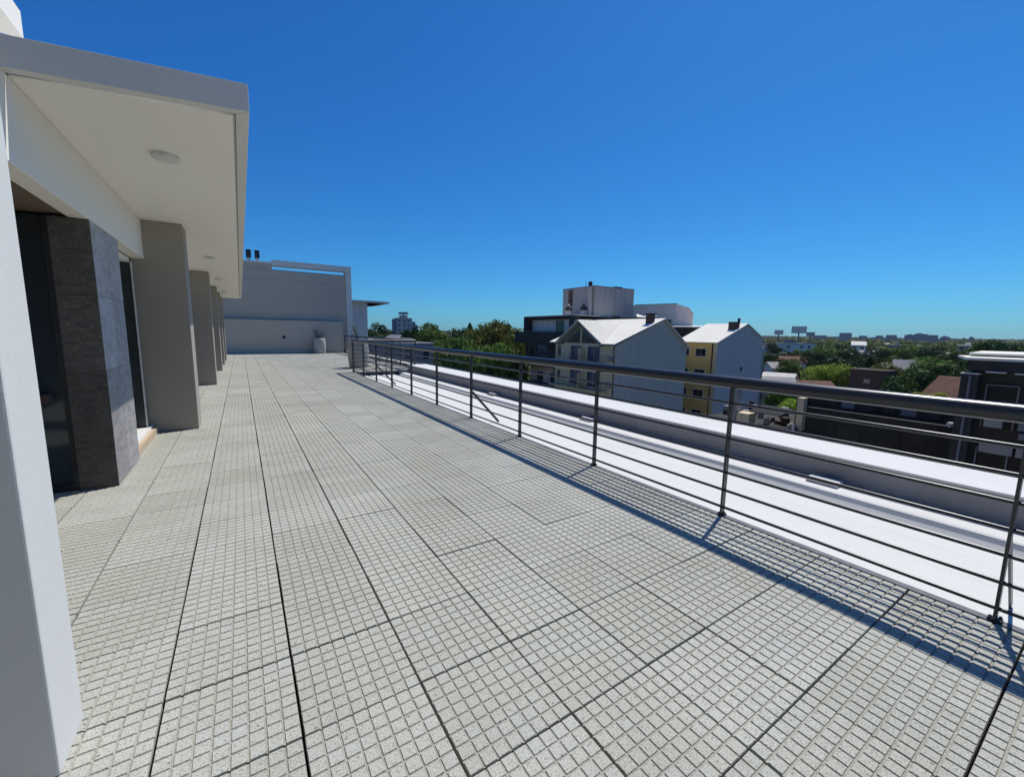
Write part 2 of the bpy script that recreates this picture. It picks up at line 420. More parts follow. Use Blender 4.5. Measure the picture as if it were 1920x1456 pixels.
# parapet
t = thing('parapet_wall', (4.75, 3, -0.15), 'long low parapet with white top and grey inner face beyond the lower roof', 'parapet')
mb = MB(); mb.box(4.751, 5.34, -8, YC-0.045, -0.14, 0.157); mb.box(XE2+0.055, 5.34, YC-0.04, 27.5, -0.14, 0.10)
part('wall', mb, M['grey_face'], t)
mb = MB(); mb.box(4.74, 5.38, -8, YC-0.045, 0.158, 0.178); part('top_coat', mb, M['membrane'], t)
mb = MB(); mb.box(XE2+0.052, 5.40, YC-0.04, 27.6, 0.101, 0.125); part('top_coat', mb, M['membrane'], t)
# body of the host building
t = thing('host_building', (0, 5, GZ), 'pale render block that carries the roof terrace', 'building')
mb = MB(); mb.box(-12, 5.32, -8.5, 27.7, GZ, -0.335); part('wall', mb, M['cream'], t)

# small white blocks at the foot of the parapet
def lump(cx, cy, l, w, h, label):
    mb = MB(); z0 = RZ+0.051
    mb.slab([(cx-w/2,cy-l/2,z0),(cx+w/2,cy-l/2,z0),(cx+w/2,cy+l/2,z0),(cx-w/2,cy+l/2,z0)], (0,0,h))
    solo('roof_block', mb, M['membrane'], (cx,cy,z0), label, 'block', 'white blocks along the foot of the parapet', bevel=0.012)
lump(4.62, 1.58, 0.26, 0.15, 0.045, 'white slab at the foot of the parapet, nearest the camera')
lump(4.62, 4.85, 0.26, 0.14, 0.045, 'white slab at the foot of the parapet, middle of the three')
lump(4.62, 7.9, 0.28, 0.14, 0.045, 'white slab at the foot of the parapet, farthest along the grey wall')

# ================================================================== RAILINGS
BARS = (0.84, 0.71, 0.58, 0.45, 0.325, 0.19, 0.06)
def railing(p0, p1, nposts, label, braces=(), out=(1,0)):
    a = Vector((p0[0], p0[1], 0)); b = Vector((p1[0], p1[1], 0)); d = (b-a).normalized()
    mid = (a+b)/2
    t = thing('railing', (mid.x, mid.y, 0), label, 'railing', 'dark steel railings round the deck')
    mb = MB(); mb.tube([a+Vector((0,0,0.988)), b+Vector((0,0,0.988))], 0.043, 16); part('handrail', mb, M['rail'], t, smooth=True)
    for z in BARS:
        mb = MB(); mb.tube([a+Vector((0,0,z)), b+Vector((0,0,z))], 0.0105, 8); part('bar', mb, M['rail'], t, smooth=True)
    al = abs(d.y) > 0.5
    ou = Vector((out[0], out[1], 0))
    hx, hy = (0.021, 0.0065) if al else (0.0065, 0.021)
    for k in range(nposts):
        p = a + (b-a)*(k/(nposts-1)) if nposts > 1 else a
        mb = MB(); mb.box(p.x-hx, p.x+hx, p.y-hy, p.y+hy, -0.09, 0.952); po = part('post', mb, M['rail'], t)
        mb = MB()
        if al: mb.box(p.x-0.026, p.x+0.024, p.y-0.024, p.y+0.024, 0.0015, 0.008)
        else: mb.box(p.x-0.035, p.x+0.035, p.y-0.028, p.y+0.028, 0.0015, 0.010)
        mb.tube([(p.x-0.014, p.y+0.015*(1 if al else 0), 0.010),(p.x-0.014, p.y+0.015*(1 if al else 0), 0.02)], 0.006, 6)
        mb.tube([(p.x+0.014, p.y-0.015*(1 if al else 0), 0.010),(p.x+0.014, p.y-0.015*(1 if al else 0), 0.02)], 0.006, 6)
        o = part('foot_plate', mb, M['rail'], po)
        if k in braces:
            mb = MB(); mb.beam(p+Vector((0,0,0.40))+ou*0.02, p+ou*0.50+Vector((0,0,-0.115)), 0.010, 0.038)
            part('brace', mb, M['rail'], t)
RX = 2.925
railing((RX, -2.43), (RX, 13.72), 13, 'long dark steel railing beside the white lower roof, nearest run', braces=(2, 6, 10))
railing((RX+0.03, 13.74), (5.02, 13.86), 3, 'short cross run of dark railing at the step in the deck')
railing((5.04, 13.90), (5.04, 25.6), 8, 'far outer run of dark railing behind the large planter', braces=(2, 4))

# ================================================================== PENTHOUSE (left)
SZ = 2.57
PH = thing('penthouse', (-1.5, 10, 0), 'white roof-level penthouse with overhanging canopy and beige pillars on the left', 'building')
# canopy
cp = part('canopy', MB().slab([(0.12,3.06,SZ),(0.12,21.5,SZ),(-0.93,21.5,SZ),(-0.93,3.30,SZ)][::-1] and [(-3.5,3.55,SZ+0.02),(-0.2,3.30,SZ+0.02),(0.05,3.20,SZ+0.02),(0.05,21.42,SZ+0.02),(-3.5,21.42,SZ+0.02)], (0,0,0.13)), M['white'], PH)
# edge upstands with drip gap
def fascia(poly, z0, z1):
    mb = MB(); mb.slab([(x,y,z0) for x,y in poly], (0,0,z1-z0)); return part('fascia', mb, M['white'], cp, bevel=0.004)
fascia([(0.052,3.13),(0.12,3.06),(0.12,21.5),(0.052,21.43)], SZ, SZ+0.152)
fascia([(-3.5,3.75),(0.119,3.058),(0.051,3.129),(-3.5,3.84)], SZ, SZ+0.153)
fascia([(-3.5,21.43),(0.051,21.43),(0.119,21.5),(-3.5,21.5)], SZ, SZ+0.151)
mb = MB(); mb.slab([(-0.925,3.37,SZ+0.004),(0.038,3.175,SZ+0.004),(0.038,21.41,SZ+0.004),(-0.925,21.41,SZ+0.004)], (0,0,0.012))
part('soffit_panel', mb, M['soffit'], cp)
# beam above the windows
mb = MB(); mb.slab([(-1.04,3.22,2.12),(-0.92,3.19,2.12),(-0.92,21.4,2.12),(-1.04,21.4,2.12)], (0,0,0.452)); part('beam', mb, M['soffit'], PH, bevel=0.005)
mb = MB(); mb.box(-3.5, -1.043, 3.3, 21.4, 2.14, SZ-0.004); part('inner_ceiling', mb, M['nook'], PH)
# upper slab over the near pillar
mb = MB(); mb.box(-3.6, -1.33, -3.0, 5.27, 3.6, 3.8); part('upper_roof_slab', mb, M['soffit'], PH)
mb = MB(); mb.box(-3.4, -1.6, 3.9, 5.1, 2.73, 3.599); part('upper_wall', mb, M['soffit'], PH)
# near white pillar
mb = MB(); mb.box(-1.9, -0.52, 1.60, 1.82, 0.003, 3.598); part('pillar', mb, M['white'], PH, bevel=0.006, label='sunlit white pillar at the left edge of the picture')
# beige columns
for k, (y, dep) in enumerate(((6.72, 0.42), (11.85, 0.42), (15.7, 0.42), (18.3, 0.4), (20.85, 0.4))):
    mb = MB(); mb.box(-1.04, -0.53 - 0.004*k, y, y+dep, 0.003, SZ+0.002); part('column', mb, M['beige'], PH, bevel=0.006)
# stone pier: core plus cladding panels
core = part('stone_pier', MB().box(-1.14, -0.935, 4.565, 5.40, 0.003, 2.118), M['dark'], PH)
zs = (0.004, 0.35, 0.96, 1.55, 2.117)
for z0, z1 in zip(zs, zs[1:]):
    for ya, yb in ((4.553, 4.98), (4.98, 5.41)):
        mb = MB(); mb.box(-0.934, -0.92 + random.uniform(-.0015,.0015), ya+0.0015, yb-0.0015, z0+0.0015, z1-0.0015); part('stone_panel', mb, M['stone'], core)
for z0, z1 in zip(zs, zs[1:]):
    mb = MB(); mb.box(-1.15, -0.9215, 4.55 + random.uniform(0,.0015), 4.564, z0+0.001, z1-0.001); part('stone_panel', mb, M['stone_dark'], core, label='dark rough stone panel on the shaded front of the pier')
# nook behind the pier: glazed dark room
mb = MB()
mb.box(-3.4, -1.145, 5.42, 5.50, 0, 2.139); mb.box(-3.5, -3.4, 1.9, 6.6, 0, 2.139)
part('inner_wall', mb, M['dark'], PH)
mb = MB(); mb.box(-2.6, -1.151, 4.60, 4.615, 0.06, 2.119); dg = part('glass_door', mb, M['glass'], PH)
mb = MB(); mb.box(-2.6, -1.152, 4.585, 4.63, 0.0, 0.059); mb.box(-1.19, -1.153, 4.588, 4.599, 0.06, 2.118); part('door_frame', mb, M['black'], dg)
mb = MB(); mb.box(-1.42, -1.24, 4.45, 4.575, 0.74, 0.80); mb.box(-1.31, -1.295, 4.45, 4.575, 0.801, 0.815)
solo('wall_box', mb, M['redwall'], (-1.33, 4.5, 0.74), 'small pale box fixed on the dark glass behind the white pillar', 'box', bevel=0.003)
# window wall between pier and columns
mb = MB(); mb.box(-1.13, -1.115, 7.15, 21.4, 0.13, 2.06); wg = part('window', mb, M['glass'], PH)
mb = MB(); mb.box(-1.15, -1.05, 5.42, 6.70, 2.055, 2.118); part('window_head', mb, M['soffit'], wg)
mb = MB(); mb.box(-1.030, -1.016, 6.585, 6.605, 0.101, 2.054); part('window_jamb', mb, M['track'], wg)
mb = MB(); mb.box(-1.11, -0.985, 5.42, 6.70, 0.075, 0.10); part('sill_track', mb, M['track'], wg)
mb = MB(); mb.box(-1.11, -0.94, 5.415, 6.71, 0.003, 0.074); part('threshold', mb, M['wood'], wg)
mb = MB(); mb.box(-1.11, -1.0, 7.15, 21.4, 0.003, 0.12); part('plinth', mb, M['beige'], wg)
mb = MB(); mb.box(-2.4, -1.031, 6.60, 6.612, 0.101, 2.054); part('side_pane', mb, M['green_glass'], wg)

mb = MB(); mb.box(-9.0, 2.86, -3.25, -2.80, -0.3, 5.2); part('rear_wall', mb, M['grey_face'], PH)  # unseen wall behind the camera, added to block sky light and deepen shade
# ceiling lights
def ceil_light(y, label):
    t = thing('ceiling_light', (-0.39, y, SZ-0.03), label, 'ceiling light', 'round lights under the canopy')
    mb = MB(); mb.lathe(-0.39, y, [(0.070,SZ-0.030),(0.084,SZ-0.022),(0.086,SZ+0.0035)], 28); part('rim', mb, M['lamp'], t, smooth=False)
    mb = MB(); mb.lathe(-0.39, y, [(0.02,SZ-0.036),(0.055,SZ-0.034),(0.068,SZ-0.0305)], 28); part('diffuser', mb, M['diffuser'], t)
ceil_light(4.16, 'round white ceiling light nearest the camera, under the canopy')
ceil_light(9.42, 'round white ceiling light, second along the canopy')
ceil_light(13.3, 'round white ceiling light, third along the canopy')
ceil_light(17.6, 'round white ceiling light, farthest along the canopy')

# ================================================================== END WALL
EW = thing('end_wall', (2.3, 26, 0), 'tall grey wall with a white frame closing the far end of the terrace', 'wall')
mb = MB(); mb.box(-3.5, 5.0, 25.81, 26.1, -0.3, 1.79); part('lower_wall', mb, M['grey_wall'], EW)
mb = MB(); mb.box(-3.5, 5.30, 26.105, 26.4, 0, 4.42); mb.box(-3.5, 1.60, 26.105, 26.4, 4.421, 4.74); uw = part('upper_wall', mb, M['grey_wall'], EW)
zz = 1.80
hs_ = (0.34, 0.30, 0.34, 0.30, 0.34, 0.50, 0.50)
for h in hs_:
    mb = MB(); mb.box(-3.4, 5.295, 26.088+random.uniform(0,.008), 26.104, zz+0.008, min(zz+h, 4.42)-0.008); part('board', mb, M['grey_wall'], uw); zz += h
mb = MB(); mb.box(-3.5, 1.66, 26.08, 26.42, 4.741, 4.83); part('coping', mb, M['white'], EW)
mb = MB(); mb.box(5.301, 5.60, 26.0, 26.6, -0.3, 4.95); part('frame_post', mb, M['white'], EW)
mb = MB(); mb.box(1.60, 5.300, 26.05, 26.6, 4.66, 4.949); part('frame_beam', mb, M['white'], EW)
mb = MB(); mb.box(1.62, 5.29, 26.45, 26.6, 4.44, 4.50); part('rear_rail', mb, M['white'], EW)
t = MB(); t.box(1.90, 2.04, 25.785, 25.808, 0.80, 0.96); part('vent_grille', t, M['black'], EW)
for k, (xa, xb) in enumerate(((0.47, 0.70), (0.86, 1.08))):
    t = thing('vent_cowl', ((xa+xb)/2, 26.3, 4.83), ('black square vent cowl on the end wall, nearer the canopy', 'black square vent cowl on the end wall, farther from the canopy')[k], 'vent', 'black cowls on the end wall')
    mb = MB(); mb.box(xa+0.05, xb-0.05, 26.2, 26.4, 4.832, 4.98); part('neck', mb, M['far_white'], t)
    mb = MB(); mb.box(xa, xb, 26.16, 26.44, 4.981, 5.38); part('cowl', mb, M['black'], t, bevel=0.015)

# neighbour volume with thin canopy beyond the end wall
t = thing('neighbour_penthouse', (8.5, 46, -5), 'pale wall and thin dark roof overhang just right of the end wall', 'building')
mb = MB(); mb.box(5.0, 10.85, 43.65, 52, -16, 4.08); part('wall', mb, M['far_white'], t)
mb = MB(); mb.slab([(5.0,43.2,4.081),(10.9,43.2,4.081),(13.1,43.6,4.081),(13.1,50,4.081),(5.0,52,4.081)], (0,0,0.17)); part('roof_slab', mb, M['far_white'], t)
mb = MB(); mb.slab([(10.86,43.66,3.75),(12.9,43.9,4.079),(12.9,49,4.079),(10.86,49,3.75)], (0,0,0.0015)); part('bracket', mb, M['darkwall'], t)
t = thing('grey_rooftop', (14, 45, -5), 'low grey flat-roofed block beyond the far railing', 'building')
mb = MB(); mb.box(10.9, 17.3, 42.3, 50, GZ, 0.02); part('wall', mb, M['far_grey'], t)
mb = MB(); mb.box(10.88, 17.35, 42.25, 42.55, 0.021, 0.10); mb.box(17.05, 17.35, 42.56, 50, 0.021, 0.10); part('coping', mb, M['far_white'], t)
mb = MB(); mb.box(12.6, 15.8, 44, 46, 0.021, 0.55); part('roof_shed', mb, M['zinc'], t)
mb = MB(); mb.box(16.2, 16.8, 42.27, 42.29, -1.6, -0.6); part('window', mb, M['glass'], t)
mb = MB(); mb.box(14.2, 14.9, 42.27, 42.29, -1.6, -0.6); part('window', mb, M['glass'], t)
# ================================================================== PLANTERS
def planter(cx, cy, r, h, label, banded):
    t = thing('planter', (cx, cy, 0), label, 'planter', 'large pale planters')
    prof = []
    n = 14
    for i in range(n+1):
        f = i/n; rr = r*(0.80 + 0.20*math.sin(math.pi*min(1, 0.12+0.78*f)))
        if banded and i % 2: rr -= 0.010
        prof.append((rr, 0.003+h*f))
    prof += [(r*0.80, h+0.003), (r*0.78, h-0.06)]
    mb = MB(); mb.lathe(cx, cy, prof, 28); part('pot', mb, M['pot'], t, smooth=True)
    mb = MB(); mb.lathe(cx, cy, [(0.01, h-0.08),(r*0.77, h-0.078),(r*0.76, h-0.05)], 20); part('soil', mb, M['soil'], t)
def sprig(cx, cy, z, n, h, spread, label):
    t = thing('pot_plant', (cx, cy, z), label, 'plant')
    st = MB(); lf = MB()
    for k in range(n):
        a = random.uniform(0, 6.28); r0 = random.uniform(0, spread*0.5); hh = h*random.uniform(0.6, 1.0)
        p = Vector((cx+r0*math.cos(a), cy+r0*math.sin(a), z)); q = p + Vector((spread*0.6*math.cos(a), spread*0.6*math.sin(a), hh))
        st.tube([p, (p+q)/2+Vector((0,0,hh*0.08)), q], [0.009, 0.007, 0.004], 5)
        for j in range(9):
            f = random.uniform(0.3, 1.0); c = p.lerp(q, f); b = random.uniform(0, 6.28); L = random.uniform(0.05, 0.11)
            d = Vector((math.cos(b), math.sin(b), random.uniform(-.1, .6)))*L; w = Vector((-math.sin(b), math.cos(b), 0))*L*0.28
            lf.quad(tuple(c), tuple(c+d*0.5+w), tuple(c+d), tuple(c+d*0.5-w))
    part('stem', st, M['bark'], t); part('foliage', lf, M['sprig'], t)
planter(3.47, 15.35, 0.36, 0.97, 'large rounded pale planter standing behind the corner of the railing', True)
sprig(3.47, 15.35, 0.90, 8, 0.62, 0.24, 'thin sprigs growing in the planter behind the railing corner')
planter(3.67, 25.45, 0.34, 0.84, 'smaller rounded pale planter standing against the end wall', True)
sprig(3.67, 25.45, 0.78, 10, 0.62, 0.34, 'sparse twiggy plant in the planter against the end wall')

# ================================================================== GABLED BLOCK 1 (cream)
def window(parent, plane, c, lo, hi, z0, z1, glass='glass', frame=0.05, fm='far_white'):
    """plane 'x' = wall facing -x at x=c, 'y' = wall facing -y at y=c"""
    f = frame
    def bx(mb, a, b, p, q, d0, d1):
        if plane == 'x': mb.box(c-d1, c-d0, a, b, p, q)
        else: mb.box(a, b, c-d1, c-d0, p, q)
    mb = MB()
    bx(mb, lo-f, lo, z0-f, z1+f, 0.002, 0.05); bx(mb, hi, hi+f, z0-f, z1+f, 0.002, 0.05)
    bx(mb, lo, hi, z1, z1+f, 0.002, 0.05); bx(mb, lo, hi, z0-f, z0, 0.002, 0.07)
    w = part('window', mb, M[fm], parent)
    mb = MB(); bx(mb, lo, (lo+hi)/2-0.02, z0, z1, 0.004, 0.012); part('pane', mb, M[glass], w)
    mb = MB(); bx(mb, (lo+hi)/2+0.02, hi, z0, z1, 0.004, 0.012); part('pane', mb, M[glass], w)
    return w
B1 = thing('gabled_apartment_block', (38, 35, GZ), 'cream and grey gabled apartment block with pale roof and triangular attic window', 'building')
X1, Y1 = 32.87, 30.73
mb = MB(); mb.slab([(X1,Y1,GZ),(45.0,Y1,GZ),(45.0,Y1,-0.10),(40.4,Y1,3.0),(X1,Y1,0.12)], (0,0.25,0)); part('gable_wall', mb, M['cement'], B1)
mb = MB(); mb.box(X1, X1+0.25, Y1+0.252, 41.0, GZ, 0.10); mb.slab([(X1,32.9,0.101),(X1,39.3,0.101),(X1,36.1,2.40)][::-1], (0.25,0,0)); part('front_wall', mb, M['cream'], B1)
mb = MB(); mb.slab([(45.0,41.0,GZ),(X1,41.0,GZ),(X1,41.0,0.12),(40.4,41.0,3.0),(45.0,41.0,-0.1)], (0,-0.25,0)); part('gable_wall', mb, M['cement'], B1)
ex = 32.35; rz = 3.12; ez = 0.22
mb = MB(); mb.slab([(ex,30.45,ez),(40.4,30.45,rz),(40.4,41.3,rz),(ex,41.3,ez),(ex,39.9,ez),(39.4,36.1,rz-0.36),(ex,32.3,ez)], (0,0,0.10))
mb.slab([(40.4,30.45,rz),(45.5,30.45,-0.35),(45.5,41.3,-0.35),(40.4,41.3,rz)], (0,0,0.10))
rf = part('roof', mb, M['roofwhite'], B1)
mb = MB(); mb.slab([(ex-0.15,36.1,rz-0.33),(ex-0.15,32.1,ez-0.05),(39.4,36.1,rz-0.33)], (0,0,0.12)); mb.slab([(ex-0.15,36.1,rz-0.33),(39.4,36.1,rz-0.33),(ex-0.15,40.1,ez-0.05)], (0,0,0.12)); part('cross_gable', mb, M['shaderoof'], rf)
# attic glazing
mb = MB(); mb.slab([(X1-0.02,33.35,0.28),(X1-0.02,35.95,0.28),(X1-0.02,35.95,2.05)][::-1], (-0.02,0,0)); part('attic_pane', mb, M['glass'], B1)
mb = MB(); mb.slab([(X1-0.02,36.25,0.28),(X1-0.02,38.85,0.28),(X1-0.02,36.25,2.05)][::-1], (-0.02,0,0)); part('attic_pane', mb, M['glass'], B1)
mb = MB(); mb.beam((X1-0.3,36.15,2.45),(X1-0.3,32.4,0.02), 0.12, 0.28); mb.beam((X1-0.3,36.05,2.45),(X1-0.3,39.8,0.02), 0.12, 0.28); part('bargeboard', mb, M['far_grey'], rf)
mb = MB(); mb.box(38.6, 39.3, 31.1, 31.8, 2.3, 3.62); ch = part('chimney', mb, M['brickdark'], rf)
mb = MB(); mb.box(38.5, 39.4, 31.0, 31.9, 3.621, 3.72); part('chimney_cap', mb, M['darkwall'], ch)
mb = MB(); mb.box(41.9, 42.5, 31.1, 31.7, 1.4, 2.6); part('chimney', mb, M['brickdark'], rf)
for k in range(5):
    zf = -1.95 - 2.85*k
    window(B1, 'x', X1, 36.0, 37.8, zf+0.25, zf+1.9, 'glass_blue'); window(B1, 'x', X1, 33.0, 34.9, zf+0.25, zf+1.9, 'glass_blue')
    window(B1, 'x', X1, 39.6, 40.2, zf+0.6, zf+1.7)
    mb = MB(); mb.box(X1-1.15, X1-0.002, 31.6, 40.6, zf-0.12, zf); bl = part('balcony', mb, M['cream'], B1)
    mb = MB()
    for z in (0.25, 0.5, 0.75, 1.0): mb.beam((X1-1.1,31.6,zf+z),(X1-1.1,40.6,zf+z),0.03,0.03); mb.beam((X1-1.1,31.62,zf+z),(X1-0.02,31.62,zf+z),0.03,0.03)
    for y in range(31, 41): mb.box(X1-1.115, X1-1.085, y+0.62, y+0.65, zf, zf+1.03)
    part('balcony_rail', mb, M['black'], bl)
    mb = MB(); mb.box(X1-0.42, X1-0.003, 31.05, 31.5, zf+0.45, zf+0.95); part('cooling_unit', mb, M['zinc'], B1)
    mb = MB(); mb.box(X1-1.0, X1-0.003, 35.3, 35.45, zf, zf+1.7); part('balcony_divider', mb, M['cream'], bl)
mb = MB(); mb.tube([(X1-0.08,40.75,0.1),(X1-0.08,40.75,GZ)], 0.06, 6); mb.tube([(X1-0.08,30.85,0.1),(X1-0.3,30.85,-0.5),(X1-0.08,30.85,-0.9),(X1-0.08,30.85,GZ)], 0.05, 6); part('downpipe', mb, M['darkwall'], B1)

# ================================================================== GABLED BLOCK 2 (yellow)
B2 = thing('yellow_apartment_block', (56, 33, GZ), 'yellow sided gabled apartment block with a bare grey gable and pale roof', 'building')
X2, Y2 = 51.4, 30.7
mb = MB(); mb.slab([(X2,Y2,GZ),(62.8,Y2,GZ),(62.8,Y2,0.85),(58.0,Y2,2.9),(X2,Y2,0.42)], (0,0.25,0)); part('gable_wall', mb, M['cement_violet'], B2)
mb = MB(); mb.box(X2, X2+0.25, Y2+0.252, 36.2, GZ, 0.40); part('side_wall', mb, M['yellow'], B2)
mb = MB(); mb.box(X2-0.02, X2-0.003, Y2-0.01, Y2+0.45, GZ, 0.38); part('corner_strip', mb, M['cream'], B2)
mb = MB(); mb.slab([(62.8,36.2,GZ),(X2,36.2,GZ),(X2,36.2,0.42),(58.0,36.2,2.9),(62.8,36.2,0.85)], (0,-0.25,0)); part('gable_wall', mb, M['cement_violet'], B2)
mb = MB(); mb.slab([(X2-0.4,30.5,0.40),(58.0,30.5,2.98),(58.0,36.6,2.98),(X2-0.4,36.6,0.40)], (0,0,0.10)); mb.slab([(58.0,30.5,2.98),(63.2,30.5,0.70),(63.2,36.6,0.70),(58.0,36.6,2.98)], (0,0,0.10)); rf = part('roof', mb, M['roofwhite'], B2)
mb = MB(); mb.box(55.6, 56.6, 30.9, 31.9, 1.9, 3.25); ch = part('chimney', mb, M['brickdark'], rf)
mb = MB(); mb.tube([(56.5,31.0,3.25),(56.5,31.0,3.75)], 0.18, 8); part('flue', mb, M['black'], ch)
for k in range(5):
    z1 = -0.40 - 2.75*k
    window(B2, 'x', X2, 32.25, 33.65, z1-0.95, z1, 'glass', 0.08); window(B2, 'x', X2, 34.7, 35.5, z1-0.95, z1, 'glass', 0.08)
mb = MB(); mb.tube([(X2-0.1,31.3,0.35),(X2-0.1,31.3,GZ)], 0.07, 6); part('downpipe', mb, M['bark'], B2)
mb = MB()
for z in (-3.4, -6.2): mb.box(57.3, 57.7, Y2-0.05, Y2-0.003, z, z+0.55)
part('wall_vent', mb, M['darkwall'], B2)
t = thing('rear_wing', (60, 42, GZ), 'brown rear wing with pale roof between the two gabled blocks', 'building')
mb = MB(); mb.slab([(57.5,43.5,GZ),(62.5,37.5,GZ),(66,42,GZ),(61,47,GZ)], (0,0,19.6)); part('wall', mb, M['brickdark'], t)
mb = MB(); mb.slab([(57.0,43.8,2.62),(62.6,37.0,2.62),(66.5,42,2.9),(61,47.5,2.9)], (0,0,0.12)); part('roof', mb, M['roofwhite'], t)
t = thing('low_annex', (63.5, 30, GZ), 'narrow pale annex against the right side of the grey gable', 'building')
mb = MB(); mb.box(62.85, 64.4, 31.2, 35, GZ, -1.0); part('wall', mb, M['far_cream'], t)

# ================================================================== DARK BALCONY HOUSE + TANK HOUSE
DB = thing('dark_penthouse_block', (42, 52, GZ), 'modern block with charcoal balcony and framed pale top storey', 'building')
XD = 40.0
mb = MB(); mb.box(XD+1.6, 52, 46.4, 58.2, GZ, 3.5); part('wall', mb, M['panel'], DB)
mb = MB(); mb.box(XD+0.9, XD+1.599, 46.6, 57.9, 3.50, 3.95); mb.box(XD, XD+1.599, 57.9, 58.2, 1.55, 3.95); mb.box(XD, XD+1.599, 46.1, 46.599, 1.55, 3.95); part('roof_frame', mb, M['darkwall'], DB)
mb = MB(); mb.box(XD+0.3, 52, 46.0, 58.3, 3.951, 4.06); part('roof_slab', mb, M['roofwhite'], DB)
mb = MB(); mb.box(XD-0.4, XD+1.598, 45.4, 60.2, -0.25, 1.55); part('balcony_wall', mb, M['darkwall'], DB)
mb = MB(); mb.box(XD+0.4, XD+1.597, 45.9, 58.0, -4.0, -0.251); part('lower_storey', mb, M['darkwall'], DB)
window(DB, 'x', XD+1.6, 49.7, 51.5, 1.6, 3.3, 'glass', 0.06, 'far_grey')
for k in range(4):
    mb = MB(); y = 52.2+1.35*k; mb.box(XD+1.56, XD+1.598, y, y+1.30, 1.56, 3.48); part('panel', mb, M['panel'], DB)
window(DB, 'x', XD+0.4, 52.3, 54.4, -2.2, -0.5, 'glass_blue', 0.06, 'far_grey')
window(DB, 'x', XD+0.4, 55.3, 57.0, -2.2, -0.5, 'glass', 0.06, 'far_grey')
mb = MB(); mb.tube([(XD-0.35,45.5,1.7),(XD-0.35,60.1,1.7)], 0.03, 6)
for k in range(8): mb.tube([(XD-0.35,45.6+2.05*k,1.55),(XD-0.35,45.6+2.05*k,1.7)], 0.02, 4)
part('balcony_rail', mb, M['trim'], DB)
mb = MB(); mb.box(XD-0.2, XD+0.2, 49.2, 49.6, -4, -0.26); part('pier', mb, M['far_white'], DB)
for k in range(4):
    zf = -6.6-2.8*k
    for y in (47.5, 51, 54.5): window(DB, 'x', XD+1.6, y, y+1.6, zf, zf+1.6)
    mb = MB(); mb.box(XD, XD+1.598, 46, 58, zf-0.4, zf-0.1); part('balcony_slab', mb, M['darkwall'], DB)
mb = MB(); mb.box(XD+0.5, XD+5.8, 45.2, 46.39, GZ, 3.3); part('side_wing', mb, M['cement'], DB)

TH = thing('tank_house', (50, 50, 3), 'tall blind grey tank house rising behind the pale gable roof', 'building')
mb = MB(); mb.slab([(47.5,49.4,3.0),(56.6,49.4,3.0),(56.6,57.2,3.0),(47.5,57.2,3.0)], (0,0,5.85)); part('wall', mb, M['tank'], TH)
mb = MB(); mb.box(47.42, 56.66, 49.32, 57.3, 8.851, 8.95); part('coping', mb, M['far_grey'], TH)
mb = MB(); mb.tube([(47.05,50.0,4),(47.05,50.0,8.8)], 0.40, 12); part('flue_stack', mb, M['tank'], TH, smooth=True)
mb = MB(); mb.tube([(47.05,50.0,8.801),(47.05,50.0,9.05),(47.05,50.0,9.55)], [0.2, 0.36, 0.3], 10); mb.tube([(46.75,50.7,8.4),(46.75,50.7,9.6)], 0.04, 5); part('cowl', mb, M['black'], TH)
mb = MB(); mb.box(52.8, 54.4, 50.0, 51, 8.951, 9.2); part('roof_vent', mb, M['darkwall'], TH)
mb = MB(); mb.box(47.1, 47.498, 54.7, 55.3, 6.0, 8.5); part('brick_stack', mb, M['terracotta'], TH)
for xx in (49.8, 52.1, 54.4):
    mb = MB(); mb.box(xx, xx+0.03, 49.385, 49.399, 3.0, 8.84); part('joint', mb, M['far_grey'], TH)
for k, (x, y, lab) in enumerate(((44.9, 52.5, 'left'), (46.2, 50.4, 'right'))):
    t = thing('roof_turret', (x, y, 4), 'pale round roof vent with dark cap beside the tank house, %s one' % lab, 'roof vent', 'round roof vents')
    mb = MB(); mb.lathe(x, y, [(0.52,4.0),(0.52,5.0)], 16); part('drum', mb, M['tank'], t)
    mb = MB(); mb.lathe(x, y, [(0.56,5.001),(0.60,5.3),(0.38,5.65)], 16); part('cap', mb, M['black'], t)
    mb = MB(); mb.lathe(x, y, [(0.10,5.651),(0.22,5.85),(0.07,6.1)], 12); part('finial', mb, M['far_white'] if k == 0 else M['black'], t)
G3 = thing('pale_gable_house', (58, 46, 0), 'pale rendered rooftop volume with sloping top behind the tank house', 'building')
mb = MB()
P = [(56.2,48.6,6.35),(58.6,45.6,6.55),(61.8,45.4,6.55),(62.9,43.9,5.7),(63.4,43.2,3.9)]
mb.slab([(55.4,50.7,2.0),(61.4,44.4,2.0),(61.4,44.4,6.50),(55.4,50.7,6.2)], (3,3,0)); part('wall', mb, M['far_white'], G3)
mb = MB(); mb.slab([(61.402,44.398,2.0),(63.1,42.3,2.0),(63.1,42.3,5.0),(62.6,42.9,5.95),(61.402,44.398,6.50)], (3,3,0)); part('side_wall', mb, M['panel'], G3)
mb = MB(); mb.beam((56.7,49.2,6.34),(61.5,44.3,6.58),0.3,0.1); part('ridge_cap', mb, M['darkwall'], G3)
mb = MB(); mb.tube([(56.2,46.6,4.0),(57.6,45.2,4.0)], 0.5, 12); solo('water_tank', mb, M['bluewall'], (57,46,4), 'dark blue water tank lying beside the tank house', 'tank', smooth=True)
mb = MB(); mb.box(45.0, 56.5, 41.6, 45.0, 2.6, 3.75); mb.box(44.8, 45.6, 42.2, 43, 3.751, 3.95); mb.slab([(49.2,42,3.76),(51.6,42,3.76),(51.6,44,3.76),(49.2,44,3.76)], (0,0,0.10))
solo('dark_roof_block', mb, M['darkwall'], (50,43,2.6), 'dark flat roof block just behind the pale ridge', 'building')
